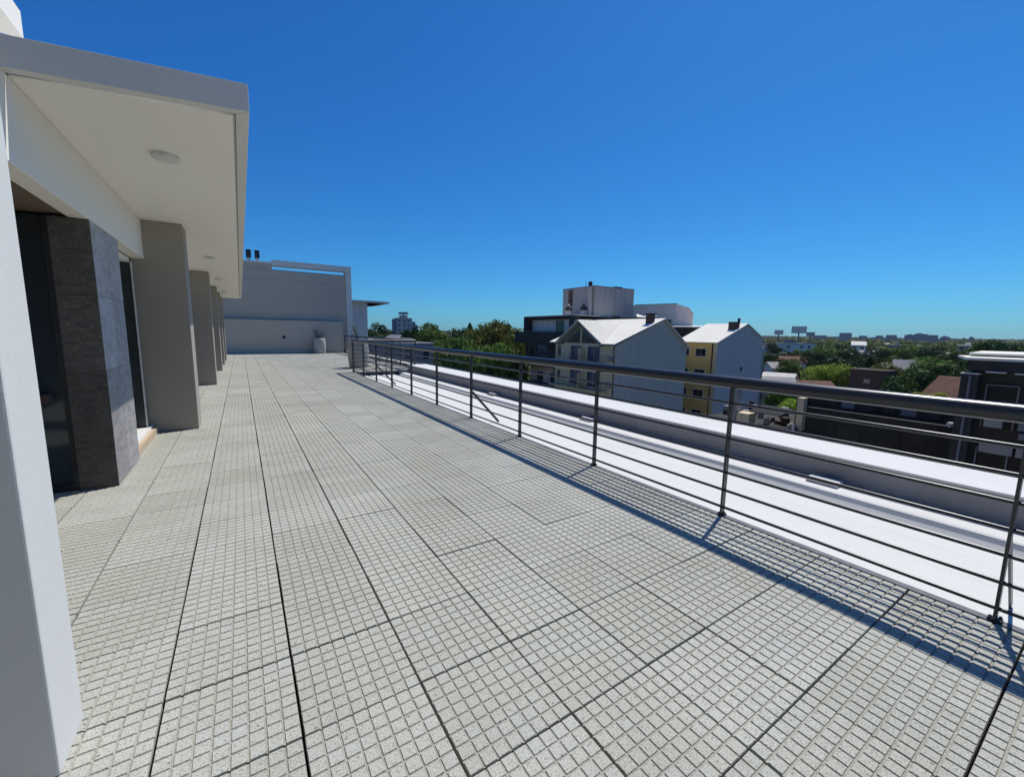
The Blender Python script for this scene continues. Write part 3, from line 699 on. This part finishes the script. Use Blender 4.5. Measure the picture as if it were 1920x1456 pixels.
mb = MB(); mb.slab([(49.0,42.0,3.87),(51.4,41.9,3.87),(50.3,43.2,4.4)], (0,0,0.05)); solo('skylight', mb, M['roofwhite'], (50,42,3.87), 'small white pyramid skylight on the dark roof block', 'skylight')

# ================================================================== RIGHT SIDE: dark facades in shade
RB = thing('dark_office_block', (31, 0, GZ), 'charcoal block with white-edged roof at the right edge', 'building')
XR = 28.0
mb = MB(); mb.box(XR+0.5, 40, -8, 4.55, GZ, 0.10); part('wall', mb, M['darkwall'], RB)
mb = MB(); mb.slab([(XR-0.2,-8,0.42),(XR-0.2,4.66,0.42),(XR+3.5,5.6,0.42),(XR+3.5,-8,0.42)][::-1], (0,0,0.11)); mb.slab([(XR+2.2,-8,0.60),(XR+2.2,5.0,0.60),(XR+9,5.6,0.60),(XR+9,-8,0.60)][::-1], (0,0,0.1)); part('roof', mb, M['roofwhite'], RB)
mb = MB(); mb.box(XR-0.1, XR+0.49, -8, 4.62, -0.02, 0.419); part('fascia', mb, M['darkwall'], RB)
mb = MB(); mb.box(XR-0.15, XR+0.49, 4.2, 4.75, GZ, -0.22); pr = part('pier', mb, M['darkwall'], RB)
mb = MB(); mb.box(XR-0.17, XR+0.5, 4.18, 4.78, -0.219, -0.17); part('pier_cap', mb, M['roofwhite'], pr)
mb = MB(); mb.box(XR-0.3, XR-0.102, 3.4, 4.0, -0.10, -0.05); mb.box(XR-0.3, XR-0.102, 1.5, 3.15, -0.12, -0.07); part('ledge', mb, M['roofwhite'], RB)
for k in range(5):
    zf = -0.70 - 2.9*k
    mb = MB()
    mb.box(XR+0.3, XR+0.498, 3.02, 4.0, zf, zf+0.05); mb.box(XR+0.3, XR+0.498, 3.95, 4.0, zf-1.9, zf-0.001); mb.box(XR+0.3, XR+0.498, 3.0, 3.05, zf-1.9, zf-0.001)
    w = part('window', mb, M['far_grey'], RB)
    mb = MB(); mb.box(XR+0.42, XR+0.44, 3.05, 3.95, zf-1.9, zf-0.001); part('pane', mb, M['void'], w)
    mb = MB(); mb.box(XR+0.1, XR+0.499, -7.9, 2.8, zf-2.25, zf-1.98); part('band', mb, M['far_grey'], RB)
    mb = MB(); mb.box(XR+0.3, XR+0.498, -1, 2.7, zf-1.9, zf-0.2); part('pane', mb, M['void'], RB)
mb = MB(); mb.box(XR+0.2, XR+0.29, 2.9, 3.9, -3.75, -3.35); mb.box(XR+0.2, XR+0.29, 1.2, 2.8, -3.75, -3.35); part('pale_panel', mb, M['zinc'], RB)

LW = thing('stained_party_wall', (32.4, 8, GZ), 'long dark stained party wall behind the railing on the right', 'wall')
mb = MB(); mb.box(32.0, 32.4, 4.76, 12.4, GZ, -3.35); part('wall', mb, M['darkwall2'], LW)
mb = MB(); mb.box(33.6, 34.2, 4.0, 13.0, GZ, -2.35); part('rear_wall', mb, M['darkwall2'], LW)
yy = 4.9
for k, w in enumerate((1.5, 1.1, 1.9, 1.3, 1.2)):
    mb = MB(); mb.box(31.96, 31.999, yy, yy+w-0.03, -5.6-0.12*(k % 3), -3.9); part('panel', mb, M['redwall'] if k == 9 else M['darkwall2'], LW); yy += w
mb = MB()
for z in (-2.75, -3.0, -3.2): mb.box(33.56, 33.599, 4.2, 12.5, z, z+0.06)
part('ledge', mb, M['darkwall'], LW)
mb = MB(); mb.tube([(31.7,5.35,-3.1),(31.5,5.55,-3.18)], [0.05, 0.16], 8); part('spout', mb, M['far_white'], LW)
t = thing('rooftop_yard', (34, 14, -6), 'cluttered low flat roof behind the railing, left of the stained wall', 'building')
mb = MB(); mb.box(30.3, 38, 12.45, 19, GZ, -5.0); part('wall', mb, M['darkwall2'], t)
mb = MB(); mb.box(31.8, 34.6, 12.9, 13.0, -4.999, -2.8); part('brown_wall', mb, M['brickdark'], t)
mb = MB(); mb.box(31.6, 32.1, 12.46, 12.85, -4.999, -2.75); part('tan_post', mb, M['cream'], t)
mb = MB(); mb.box(30.35, 31.0, 16.3, 16.9, -4.999, -2.4); mb.box(30.25, 31.1, 16.2, 17.0, -2.399, -2.3); part('pier', mb, M['zinc'], t)
mb = MB(); mb.box(30.31, 31.2, 15.3, 16.2, -4.999, -4.2); part('tan_block', mb, M['cream'], t)
mb = MB()
for k in range(14):
    y = 13.3 + 0.15*k; mb.slab([(30.4,y,-4.0),(32.2,y,-3.7),(32.2,y+0.1,-3.7),(30.4,y+0.1,-4.0)][::-1], (0,0,0.04)); mb.slab([(30.4,y+0.1,-4.03),(32.2,y+0.1,-3.73),(32.2,y+0.15,-3.73),(30.4,y+0.15,-4.03)][::-1], (0,0,0.03))
part('sheet_roof', mb, M['darkwall'], t)
for k in range(9):
    x, y = random.uniform(30.5, 31.5), random.uniform(12.5, 13.2); s = random.uniform(0.12, 0.3)
    mb = MB(); mb.slab([(x,y,-4.995),(x+s,y+s*0.3,-4.995),(x+s*0.7,y+s,-4.995),(x-s*0.2,y+s*0.7,-4.995)], (s*0.2,0,s*random.uniform(.6,1.8)))
    solo('rubble_piece', mb, M[('far_cream','terracotta','far_white')[k % 3]], (x,y,-4.995), ('cream', 'reddish', 'white')[k % 3]+' lump in the rubble heap on the low roof', 'rubble', 'rubble heap on the low roof')

for k in range(16):
    x, y = random.uniform(30.6, 36.5), random.uniform(12.9 if k > 4 else 13.2, 18.3); w, l, h = random.uniform(.15,.7), random.uniform(.15,.8), random.uniform(.15,.9)
    mb = MB(); mb.slab([(x,y,-4.998),(x+w,y+w*.1,-4.998),(x+w*.95,y+l,-4.998),(x-.03,y+l*.95,-4.998)], (0,0,h))
    mt, lb = (('zinc','grey metal box'),('brickdark','brown crate'),('far_cream','cream box'),('darkwall','charcoal bin'))[k % 4]
    solo('roof_crate', mb, M[mt], (x,y,-4.998), '%s %s on the cluttered low roof, %s' % (('low','tall')[h > .5], lb, ('toward the stained wall','toward the yellow block')[y > 15.5]), 'crate', 'boxes on the cluttered low roof', bevel=0.02)
for k in range(4):
    y0 = 0.4+0.95*k if k < 3 else 3.3
    mb = MB(); mb.box(XR+0.05, XR+0.28, y0, y0+0.55, -2.55, -2.15); part('cooling_unit', mb, M['zinc'] if k % 2 else M['far_grey'], RB)
mb = MB()
for k in range(22): mb.box(XR+0.02, XR+0.06, -7.8+0.5*k, -7.76+0.5*k, -2.66, -1.9) if -7.8+0.5*k < 2.7 else None
mb.box(XR+0.01, XR+0.07, -7.9, 2.8, -1.9, -1.86); part('balcony_rail', mb, M['trim'], RB)
mb = MB(); mb.tube([(XR-0.19,4.45,-0.3),(XR-0.19,4.45,GZ)], 0.05, 6); part('downpipe', mb, M['far_grey'], RB)
for k in range(7):
    y = 5.3+1.0*k; mb = MB(); mb.box(33.55, 33.599, y, y+0.5+0.1*(k % 3), -3.3, -2.62-0.05*(k % 2)); part('patch', mb, M[('brickdark','darkwall','far_grey')[k % 3]], LW)

# ================================================================== TREES
def crown_mesh(name, seed, mat, n, lobes, leaf, flat=1.0, trunk=0.45):
    """unit crown: about radius 1, height 0..2 ; leaves as small bent quads"""
    rnd = random.Random(seed); mb = MB()
    L = []
    for k in range(lobes):
        a = rnd.uniform(0, 6.283); r = 0.62*math.sqrt(rnd.random()); z = rnd.uniform(-0.55, 0.65)*flat
        L.append((Vector((r*math.cos(a), r*math.sin(a), z)), rnd.uniform(0.28, 0.50)))
    for k in range(n):
        c, rr = L[rnd.randrange(lobes)]
        d = Vector((rnd.gauss(0,1), rnd.gauss(0,1), rnd.gauss(0,1)+0.25)).normalized()
        p = c + Vector((d.x, d.y, d.z*0.8))*(rr*rnd.uniform(0.72, 1.08))
        nrm = (d + Vector((rnd.gauss(0,.5), rnd.gauss(0,.5), rnd.gauss(0,.5)))).normalized()
        u = nrm.cross(Vector((rnd.gauss(0,1), rnd.gauss(0,1), rnd.gauss(0,1)))).normalized(); w = nrm.cross(u)
        s = leaf*rnd.uniform(0.6, 1.35)
        mb.quad(tuple(p-u*s), tuple(p-w*s*0.7), tuple(p+u*s), tuple(p+w*s*0.7))
    return mb.mesh(name, mat)
def trunk_mesh(name, seed):
    rnd = random.Random(seed); mb = MB()
    mb.tube([(0,0,0),(rnd.uniform(-.03,.03),0.02,0.45),(0.02,rnd.uniform(-.04,.04),0.8)], [0.035, 0.026, 0.014], 7)
    for k in range(5):
        a = k*1.257+rnd.random(); z = rnd.uniform(0.3, 0.5)
        mb.tube([(0,0,z),(0.16*math.cos(a),0.16*math.sin(a),z+0.14),(0.3*math.cos(a),0.3*math.sin(a),z+0.33)], [0.016, 0.011, 0.004], 5)
    return mb.mesh(name, M['bark'])
CR = {}
for key, mat, n, lobes, leaf, flat in (('green','leaf',6500,22,0.048,1.0),('green2','leaf',6500,18,0.05,1.0),('dark','leaf_dark',6000,20,0.05,1.1),('olive','leaf_olive',6000,20,0.05,1.0),('bright','leaf_bright',6500,24,0.045,0.75),('yellow','leaf_yellow',1500,10,0.07,0.7)):
    CR[key] = crown_mesh('crown', hash(key) % 1000 if False else len(key)*31+n+lobes, M[mat], n, lobes, leaf, flat)
    CR[key+'_far'] = crown_mesh('crown', len(key)*17+lobes, M[mat], 2000, 14, 0.09, flat)
TRK = [trunk_mesh('trunk', 5), trunk_mesh('trunk', 9)]
def tree(name, x, y, top, r, kind, label, group=None, base=GZ, hcrown=None, cat='tree'):
    t = thing(name, (x, y, base), label, cat, group)
    hc = hcrown or r*0.95
    c = link('crown', CR[kind], t, (0, 0, top-base-hc*0.95)); c.scale = (r, r, hc); c.rotation_euler = (0, 0, R()*6.28)
    k = link('trunk', TRK[int(R()*2)], t); s = (top-base); k.scale = (s, s, s); k.rotation_euler = (0, 0, R()*6.28)
    return t
def cypress_mesh(seed):
    rnd = random.Random(seed); mb = MB()
    for k in range(1600):
        z = rnd.random(); a = rnd.uniform(0, 6.283); r = 0.5*math.sin(math.pi*min(1, z*0.85+0.12))**0.8*rnd.uniform(.75, 1.05)
        p = Vector((r*math.cos(a), r*math.sin(a), z*2-1)); d = Vector((math.cos(a), math.sin(a), 0.5)).normalized()
        u = d.cross(Vector((rnd.gauss(0,1), rnd.gauss(0,1), 1))).normalized(); w = d.cross(u); s = 0.07*rnd.uniform(.6,1.3)
        mb.quad(tuple(p-u*s), tuple(p-w*s), tuple(p+u*s), tuple(p+w*s))
    return mb.mesh('crown', M['leaf_dark'])
CR['cypress'] = cypress_mesh(3); CR['cypress_far'] = CR['cypress']
def pol(az, d): a = math.radians(az); return d*math.sin(a), d*math.cos(a)
# belt left of the cream block (azimuth, distance, top z, radius)
near = [(18.9,150,1.2,5.0,'dark','dark tree left of the cypress at the foot of the pale tower block'),
        (20.6,104,2.0,5.4,'dark','dark round tree just right of the pale tower block'),
        (22.0,96,2.9,5.6,'green','bright fringed green tree, leftmost of the belt'),
        (21.2,70,-1.3,4.2,'green2','low light green crown above the far railing corner'),
        (23.9,80,-0.1,5.0,'green2','light green low crown left of the middle of the belt'),
        (24.4,120,1.9,6.2,'dark','dark broad crown behind the left part of the belt'),
        (26.2,84,0.3,5.2,'green','light green low crown in the middle of the belt'),
        (26.6,125,2.0,6.4,'dark','dark broad crown behind the middle of the belt'),
        (28.4,94,3.3,5.6,'olive','tall green tree left of the highest crown of the belt'),
        (29.9,88,3.8,5.8,'olive','tallest olive green tree of the belt'),
        (31.5,84,3.5,5.4,'olive','olive tree right of the tallest crown'),
        (32.9,82,2.2,4.8,'olive','olive tree touching the dark balcony block'),
        (26.4,68,-1.4,4.4,'green2','green crown low in front of the olive tree, left one'),
        (23.8,64,-1.9,4.2,'dark','dark low crown behind the white parapet, left of the green ones'),
        (28.6,72,-0.9,4.6,'green','green crown low in front of the olive tree, right one'),
        (30.6,70,-0.7,4.4,'green2','fresh green crown in front of the tallest olive tree'),
        (32.6,68,-1.0,4.2,'green','fresh green crown beside the corner of the dark balcony block'),
        (14.9,120,3.2,4.0,'dark','round dark tree right of the neighbour wall'),
        (16.2,135,1.4,4.2,'dark','low dark tree between the neighbour wall and the tower block')]
for az, d, top, r, kd, lab in near:
    x, y = pol(az, d); tree('tree', x, y, top, r, kd, lab, 'trees of the belt left of the balcony block', hcrown=r*1.45)
x, y = pol(20.1, 170); tree('cypress_tree', x, y, 1.7, 4.0, 'cypress', 'narrow dark cypress at the foot of the pale tower block', hcrown=5.0)
x, y = pol(27.2, 260); tree('cypress_tree', x, y, 6.5, 5.0, 'cypress', 'thin dark conifer rising above the middle of the belt', hcrown=6)
x, y = pol(32.4, 210); tree('cypress_tree', x, y, 5.5, 3.4, 'cypress', 'thin dark conifer at the left edge of the balcony block', hcrown=6)
# right hand city trees
right = [(69.9,106,-3.3,3.9,'bright','bright lime green round tree, left of the lime pair'),
         (72.0,106,-3.5,3.6,'bright','bright lime green tree, right of the lime pair'),
         (73.7,112,-2.9,3.0,'cypress','dark columnar tree right of the lime tree'),
         (75.2,104,-3.1,3.8,'olive','dull green tree behind the dark brick tower'),
         (76.9,92,-3.6,4.2,'dark','dark green tree between the brick tower and the terracotta roof'),
         (78.0,118,-2.3,4.8,'green','wide green tree behind the yellow bush'),
         (79.0,96,-2.9,4.6,'green','green tree left of the charcoal block'),
         (80.2,88,-2.3,3.8,'dark','dark tree against the charcoal block'),
         (81.6,120,1.3,4.2,'dark','tall dark tree with pointed top above the charcoal roof'),
         (83.2,130,0.7,4.4,'dark','tall dark tree above the charcoal roof at the right edge'),
         (80.4,170,-0.6,6.2,'green','green tree beyond the charcoal roof'),
         (78.6,180,-1.2,6.6,'dark','broad dark tree in the middle distance above the charcoal block'),
         (75.6,200,-1.8,6.4,'green2','broad green tree behind the grey cottage'),
         (73.6,175,-1.6,6.2,'dark','dark tree above the lime pair'),
         (71.6,165,-1.9,5.8,'dark','dark tree above the lime tree'),
         (70.0,180,-1.5,6.4,'green','green tree above the left lime tree'),
         (68.8,150,-3.0,4.6,'dark','dark tree right of the orange roof'),
         (65.2,205,-1.2,6.0,'dark','dark tree beside the long white hall'),
         (65.4,130,-3.3,4.0,'dark','dark tree just right of the yellow block'),
         (66.9,120,-3.9,3.2,'green2','small green tree below the orange roof'),
         (84.6,110,-0.4,5.0,'dark','dark tree beyond the charcoal roof outside the right edge'),
         (66.2,52,-3.9,1.9,'green','small green tree low behind the railing, beside the yellow block'),
         (67.6,50,-4.4,1.7,'bright','small bright shrub low behind the railing'),
         ]
for az, d, top, r, kd, lab in right:
    x, y = pol(az, d); tree('tree', x, y, top, r, kd, lab, 'trees among the houses on the right', hcrown=r*1.0)
x, y = pol(78.0, 62); tree('yellow_bush', x, y, -4.1, 1.5, 'yellow', 'yellow flowering bush left of the terracotta roof', hcrown=0.9, cat='bush')
x, y = pol(79.0, 66); tree('yellow_bush', x, y, -4.4, 1.3, 'yellow', 'small yellow bush touching the terracotta roof', hcrown=0.8, cat='bush')
def place_of(az, d):
    near_far = 'in the nearer woods' if d < 270 else ('in the middle woods' if d < 390 else 'in the farther woods')
    for lim, w in ((17, 'right of the neighbour wall'), (24, 'beside the pale tower block'), (30, 'behind the belt of trees'), (40, 'behind the dark balcony block'),
                   (66, 'beyond the bare grey gable'), (69, 'below the billboards'), (73, 'behind the lime green trees'), (76, 'beyond the brick tower'),
                   (79, 'beyond the terracotta roof'), (82, 'above the charcoal block'), (200, 'at the right edge')):
        if az < lim: return near_far + ' ' + w
# middle belt trees, counted singly
cnt = 0
rr = random.Random(21)
while cnt < 215:
    az = rr.uniform(61, 90) if cnt % 4 else rr.uniform(12, 36); d = 150 + 380*rr.random()**1.1
    x, y = pol(az, d)
    kd = rr.choice(('green_far','green2_far','dark_far','dark_far','olive_far','green_far'))
    h = rr.uniform(9.5, 14.0)*(1.0 if d < 300 else 1.15); r = rr.uniform(4.2, 7.4)
    t = tree('tree', x, y, GZ+h, r, kd, ('broad ' if r > 5.8 else 'small ') + {'g':'leafy green','d':'dark green','o':'olive brown'}[kd[0]] + ' tree ' + place_of(az, d), 'trees of the wooded quarter', hcrown=r*rr.uniform(.8,1.1))
    cnt += 1
# far wood, nobody could count it
mb = MB(); rr = random.Random(33)
src = {k: [tuple(v.co) for v in CR[k].vertices] for k in ('green_far',)}
def clump(cx, cy, cz, r, hz, n, leaf):
    for _ in range(n):
        a = rr.uniform(0, 6.283); e = math.asin(rr.uniform(-0.2, 1)); q = rr.uniform(.8, 1.08)
        d = Vector((math.cos(a)*math.cos(e), math.sin(a)*math.cos(e), math.sin(e)))
        p = Vector((cx+d.x*r*q, cy+d.y*r*q, cz+d.z*hz*q))
        nn = (d+Vector((rr.gauss(0,.4),rr.gauss(0,.4),rr.gauss(0,.4)+.2))).normalized()
        u = nn.cross(Vector((rr.gauss(0,1),rr.gauss(0,1),rr.gauss(0,1)))).normalized(); w = nn.cross(u); s = leaf*rr.uniform(.6,1.3)
        mb.quad(tuple(p-u*s), tuple(p-w*s), tuple(p+u*s), tuple(p+w*s))
for k in range(1500):
    az = rr.uniform(4, 96); d = 380 + 1500*rr.random()**1.3
    x, y = pol(az, d); r = rr.uniform(4, 9)
    clump(x, y, GZ+rr.uniform(4.5, 8.5)+ min(5.0, d/350), r, r*0.75, 70, 1.0+d/900)
solo('far_wood', mb, M['leaf'], (500,500,GZ), kind='stuff', label='dense green wood covering the city to the horizon')
mb = MB()
for k in range(900):
    az = rr.uniform(2, 98); d = 1900 + 1300*rr.random()
    x, y = pol(az, d); r = rr.uniform(12, 30)
    clump(x, y, GZ+11+ d/1500, r, 9, 36, 5.5)
solo('horizon_wood', mb, M['leaf_dark'], (1500,1500,GZ), kind='stuff', label='dark treeline on the horizon')

# ================================================================== CITY HOUSES
def house(az, d, w, l, h, rot, wall, roof, kind, label, group='houses among the trees', base=GZ):
    x, y = pol(az, d); t = thing('house', (x, y, base), label, 'house', group); t.rotation_euler = (0, 0, rot)
    hw, hl = w/2, l/2
    def p(name, mb, mat, par=t):
        o = link(name, mb.mesh(name, M[mat]), par); return o
    mb = MB(); mb.box(-hw, hw, -hl, hl, 0, h)
    if kind == 'gable': mb.slab([(-hw,-hl,h),(hw,-hl,h),(0,-hl,h+w*0.26)], (0,l,0))
    wl = p('wall', mb, wall)
    mb = MB()
    if kind == 'gable':
        zr = h+w*0.28
        n = 5
        mb.slab([(-hw-.4,-hl-.3,h-.1),(0,-hl-.3,zr),(0,hl+.3,zr),(-hw-.4,hl+.3,h-.1)], (0,0,.15)); mb.slab([(0,-hl-.3,zr),(hw+.4,-hl-.3,h-.1),(hw+.4,hl+.3,h-.1),(0,hl+.3,zr)], (0,0,.15))
    else:
        mb.box(-hw-.15, hw+.15, -hl-.15, hl+.15, h+0.001, h+.25); mb.box(-hw*.3, hw*.2, -hl*.3, hl*.2, h+.251, h+1.6)
    p('roof', mb, roof)
    mb = MB()
    for s in (-1, 1):
        for q in (-.5, .2, .6):
            for z in ([h-2.0] if h < 6 else [h-2.0, h-4.8]):
                wm = MB(); wm.box(q*hw-.6, q*hw+.6, s*(hl+.02)-.015, s*(hl+.02)+.015, z, z+1.2); p('window', wm, 'glass')
                if abs(q) > .3:
                    wm = MB(); wm.box(s*(hw+.02)-.015, s*(hw+.02)+.015, q*hl-.6, q*hl+.6, z, z+1.2); p('window', wm, 'glass')
    return t
H_ = [(64.9,74,4.5,6,11.0,0.6,'far_cream','zinc','gable','low house with a silver sheet roof beside the yellow block'),
 (65.9,96,4,5,10.2,0.2,'far_white','shaderoof','gable','small pale gable behind the silver roof'),
 (66.9,88,4.5,6,9.4,0.3,'bluewall','zinc','flat','blue grey wall house right of the silver roof'),
 (68.4,92,6,8,8.8,0.9,'far_cream','terracotta','gable','low cream house with dull red roof left of the lime tree'),
 (67.0,150,6,7,10.9,0.4,'far_white','terracotta','gable','white house with an orange roof below the far white block'),
 (66.0,128,5,7,10.4,0.9,'far_white','zinc','gable','small white gabled house left of the orange roof'),
 (67.8,125,5,6,8.8,0.5,'far_white','far_grey','flat','white box house between the orange roof and the lime tree'),
 (70.6,84,9,6,7.2,0.3,'far_grey','darkwall','flat','dark flat house in front of the lime tree'),
 (72.6,92,6,5,8.2,0.15,'far_grey','roofwhite','flat','flat house with bright white roof edge right of the lime tree'),
 (77.0,138,8,7,11.0,0.3,'far_white','far_grey','gable','grey roofed white cottage in the middle of the trees'),
 (75.9,142,5,6,10.6,0.5,'far_grey','zinc','gable','pale grey cottage left of the grey roofed one'),
 (79.5,118,6,6,11.6,0.2,'far_white','zinc','flat','white topped house left of the charcoal roof'),
 (77.6,80,6,6,8.5,0.1,'far_cream','roofwhite','flat','house with pale flat roof behind the yellow bush'),
 (64.6,220,10,12,13.4,0.3,'far_white','zinc','flat','white hall beside the grey gable, far off'),
 (66.6,225,20,8,15.6,-0.35,'far_white','far_grey','flat','white and dark industrial block below the billboards'),
 (72.6,300,7,6,14.6,0.4,'far_white','roofwhite','gable','tiny white house with bright roof among the far trees'),
 (73.3,240,8,6,11.6,0.4,'far_white','zinc','flat','tiny pale flat house below the bright roofed one'),
 (75.6,380,9,7,14.2,0.1,'far_cream','zinc','flat','tiny cream house near the horizon, centre right'),
 (80.4,340,12,7,15.2,0.2,'far_cream','roofwhite','flat','tiny pale long house near the horizon at the right'),
 (25.2,330,9,7,15.6,0.3,'far_white','roofwhite','gable','tiny white house showing in the belt of trees'),
 (15.7,92,5,6,15.2,0.9,'far_cream','zinc','gable','cream gabled house right of the neighbour wall'),
 (17.6,110,8,8,15.0,0.1,'far_grey','far_grey','gable','grey pitched roof in front of the tower block'),
]
for h in H_: house(*h)
rr = random.Random(5)
hk = [('far_white','zinc','flat','small white flat roofed house among the far trees'),('far_cream','terracotta','gable','small cream house with red roof among the far trees'),('far_grey','zinc','gable','small grey house with metal roof among the far trees'),('far_white','roofwhite','flat','small white house with bright roof among the far trees')]
for k in range(34):
    az = rr.uniform(63, 86) if k % 4 else rr.uniform(14, 34); d = rr.uniform(190, 560); q = hk[rr.randrange(4)]
    house(az, d, rr.uniform(6,10), rr.uniform(6,10), rr.uniform(7.0, 10.0)+d*0.005, rr.uniform(0,1.5), q[0], q[1], q[2], q[3].replace('among the far trees', place_of(az, d)), group=q[3].replace('small','small,').replace('house','houses'))

# dark brick tower and terracotta roof
x, y = pol(74.1, 100)
t = thing('brick_tower', (x, y, GZ), 'dark brick tower with one small pale window beyond the railing', 'tower')
mb = MB(); mb.box(x-2.6, x+2.6, y-2.6, y+2.6, GZ, -4.5); part('wall', mb, M['brickdark'], t)
mb = MB(); mb.box(x-2.8, x+2.8, y-2.8, y+2.8, -4.499, -4.2); part('roof', mb, M['bark'], t)
mb = MB(); mb.box(x-2.65, x-2.601, y-0.4, y+0.5, -6.6, -5.9); part('window', mb, M['far_cream'], t)
t = thing('terracotta_house', (69, 13, GZ), 'house with a terracotta tiled roof left of the charcoal block', 'house')
x0, x1, ya, yb, ze, zr = 66, 72, 10.8, 14.3, -5.2, -3.0
mb = MB(); mb.box(x0+.3, x1, ya+.2, yb-.2, GZ, ze-.05); part('wall', mb, M['brickdark'], t)
rf = part('roof', MB().slab([(x0,ya,ze),(x1-3,ya,zr),(x1-3,yb-.8,zr),(x0,yb,ze)][::-1], (0,0,0.06)).slab([(x1-3,ya,zr),(x1+.5,ya,ze),(x1+.5,yb,ze),(x1-3,yb-.8,zr)][::-1], (0,0,0.06)), M['terracotta'], t)
for k in range(9):
    f = k/9; xx = x0+(x1-3-x0)*f; z = ze+(zr-ze)*f+0.07
    mb = MB(); mb.slab([(xx,ya,z),(xx+.36,ya,z+.26*0.9),(xx+.36,yb-.8*f,z+.26*0.9),(xx,yb-.8*f,z)][::-1], (0,0,0.06)); part('tile_course', mb, M['terracotta'], rf)
mb = MB(); mb.box(x0+1.8, x0+2.8, ya-.3, ya+1.6, ze-.4, ze+1.3); part('dormer', mb, M['brickdark'], rf)

# ================================================================== SKYLINE
def block(az, d, w, z1, mat, label, name='tower_block', parts=(), dep=12):
    x, y = pol(az, d); a = math.radians(az)
    t = thing(name, (x, y, GZ), label, 'building', 'blocks on the skyline' if d > 600 else None); t.rotation_euler = (0, 0, -a)
    mb = MB(); mb.box(-w/2, w/2, 0, dep, 0, z1-GZ)
    for xa, xb, za, zb in parts: mb.box(xa, xb, 0.5, dep-.5, za-GZ, zb-GZ)
    link('wall', mb.mesh('wall', M[mat]), t); return t
# pale tower block left (azimuth 17.3..20.2 at 250 m)
x, y = pol(18.6, 250)
t = thing('pale_tower_block', (x, y, GZ), 'stepped pale tower block above the trees near the end wall', 'building'); t.rotation_euler = (0, 0, -math.radians(18.6)+0.15)
def lk(name, mb, mat, par): return link(name, mb.mesh(name, M[mat]), par)
mb = MB(); mb.box(-4.5, 4.2, 0, 10, 0, 8.8-GZ); mb.box(-2.0, 2.0, 2, 8, 8.801-GZ, 10.6-GZ); lk('wall', mb, 'tank', t)
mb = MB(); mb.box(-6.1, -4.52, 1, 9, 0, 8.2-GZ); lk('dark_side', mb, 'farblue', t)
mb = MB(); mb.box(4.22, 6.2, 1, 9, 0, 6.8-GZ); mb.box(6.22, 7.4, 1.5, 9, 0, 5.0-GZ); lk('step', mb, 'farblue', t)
mb = MB(); mb.box(-2.4, 2.4, 1.6, 8.4, 11.2-GZ, 12.1-GZ); mb.box(-0.3, 0.3, 4, 5, 10.6-GZ, 11.2-GZ); lk('roof_tank', mb, 'farblue', t)
for k in range(6):
    for xx in (-3.2, -0.2, 2.2):
        mb = MB(); z = 7.0-2.6*k-GZ; mb.box(xx-.5, xx+.7, -0.05, -0.002, z-.5, z+.7); lk('window', mb, 'glass_blue', t)
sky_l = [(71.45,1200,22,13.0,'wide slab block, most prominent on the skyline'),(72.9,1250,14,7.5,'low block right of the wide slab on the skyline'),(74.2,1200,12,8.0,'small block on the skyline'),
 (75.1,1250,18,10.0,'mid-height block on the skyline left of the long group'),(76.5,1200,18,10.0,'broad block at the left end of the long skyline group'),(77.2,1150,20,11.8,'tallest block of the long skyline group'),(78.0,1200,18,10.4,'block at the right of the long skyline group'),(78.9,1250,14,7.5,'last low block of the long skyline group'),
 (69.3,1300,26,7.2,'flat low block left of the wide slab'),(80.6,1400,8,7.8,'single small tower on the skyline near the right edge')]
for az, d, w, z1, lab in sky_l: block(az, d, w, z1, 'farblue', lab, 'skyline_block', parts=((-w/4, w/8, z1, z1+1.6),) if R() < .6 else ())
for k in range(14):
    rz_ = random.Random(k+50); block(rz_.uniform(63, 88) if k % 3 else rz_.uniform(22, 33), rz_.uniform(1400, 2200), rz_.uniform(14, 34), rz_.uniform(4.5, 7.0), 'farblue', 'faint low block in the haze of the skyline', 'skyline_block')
# billboards
for az, d, w, z0, z1, mat, lab in ((65.4,262,4.0,2.9,5.0,'far_white','small pale billboard on a pole, leftmost on the skyline'),(67.3,258,6.4,3.7,6.9,'far_white','largest pale billboard on a pole on the skyline'),(68.4,262,3.6,2.2,4.0,'bluewall','dark billboard right beside the largest one')):
    x, y = pol(az, d); t = thing('billboard', (x, y, GZ), lab, 'billboard', 'billboards on poles'); t.rotation_euler = (0, 0, -math.radians(az))
    mb = MB(); mb.box(-w/2, w/2, 0, .4, z0-GZ, z1-GZ); lk('board', mb, mat, t)
    mb = MB(); mb.tube([(0,.2,0),(0,.2,z0-GZ)], 0.3, 8); lk('pole', mb, 'far_grey', t)
    mb = MB(); mb.box(-w/2-.1, w/2+.1, -.15, -.002, z0-GZ-.3, z0-GZ-.05); lk('catwalk', mb, 'far_grey', t)

# ================================================================== AIR
mb = MB(); mb.box(-300, 3300, -300, 3300, GZ-1.0, 24.0)
hz = solo('haze', mb, [], (1500, 1500, 0), kind='stuff', label='thin pale summer haze over the city')
hm = bpy.data.materials.new('haze'); hm.use_nodes = True; nt = hm.node_tree; nt.nodes.clear()
vo = nt.nodes.new('ShaderNodeVolumePrincipled'); vo.inputs['Color'].default_value = (0.9, 0.96, 1.0, 1); vo.inputs['Density'].default_value = 0.00006
vo.inputs['Anisotropy'].default_value = 0.3
ou = nt.nodes.new('ShaderNodeOutputMaterial'); nt.links.new(vo.outputs[0], ou.inputs['Volume'])
hz.data.materials.append(hm)
bpy.context.view_layer.update()
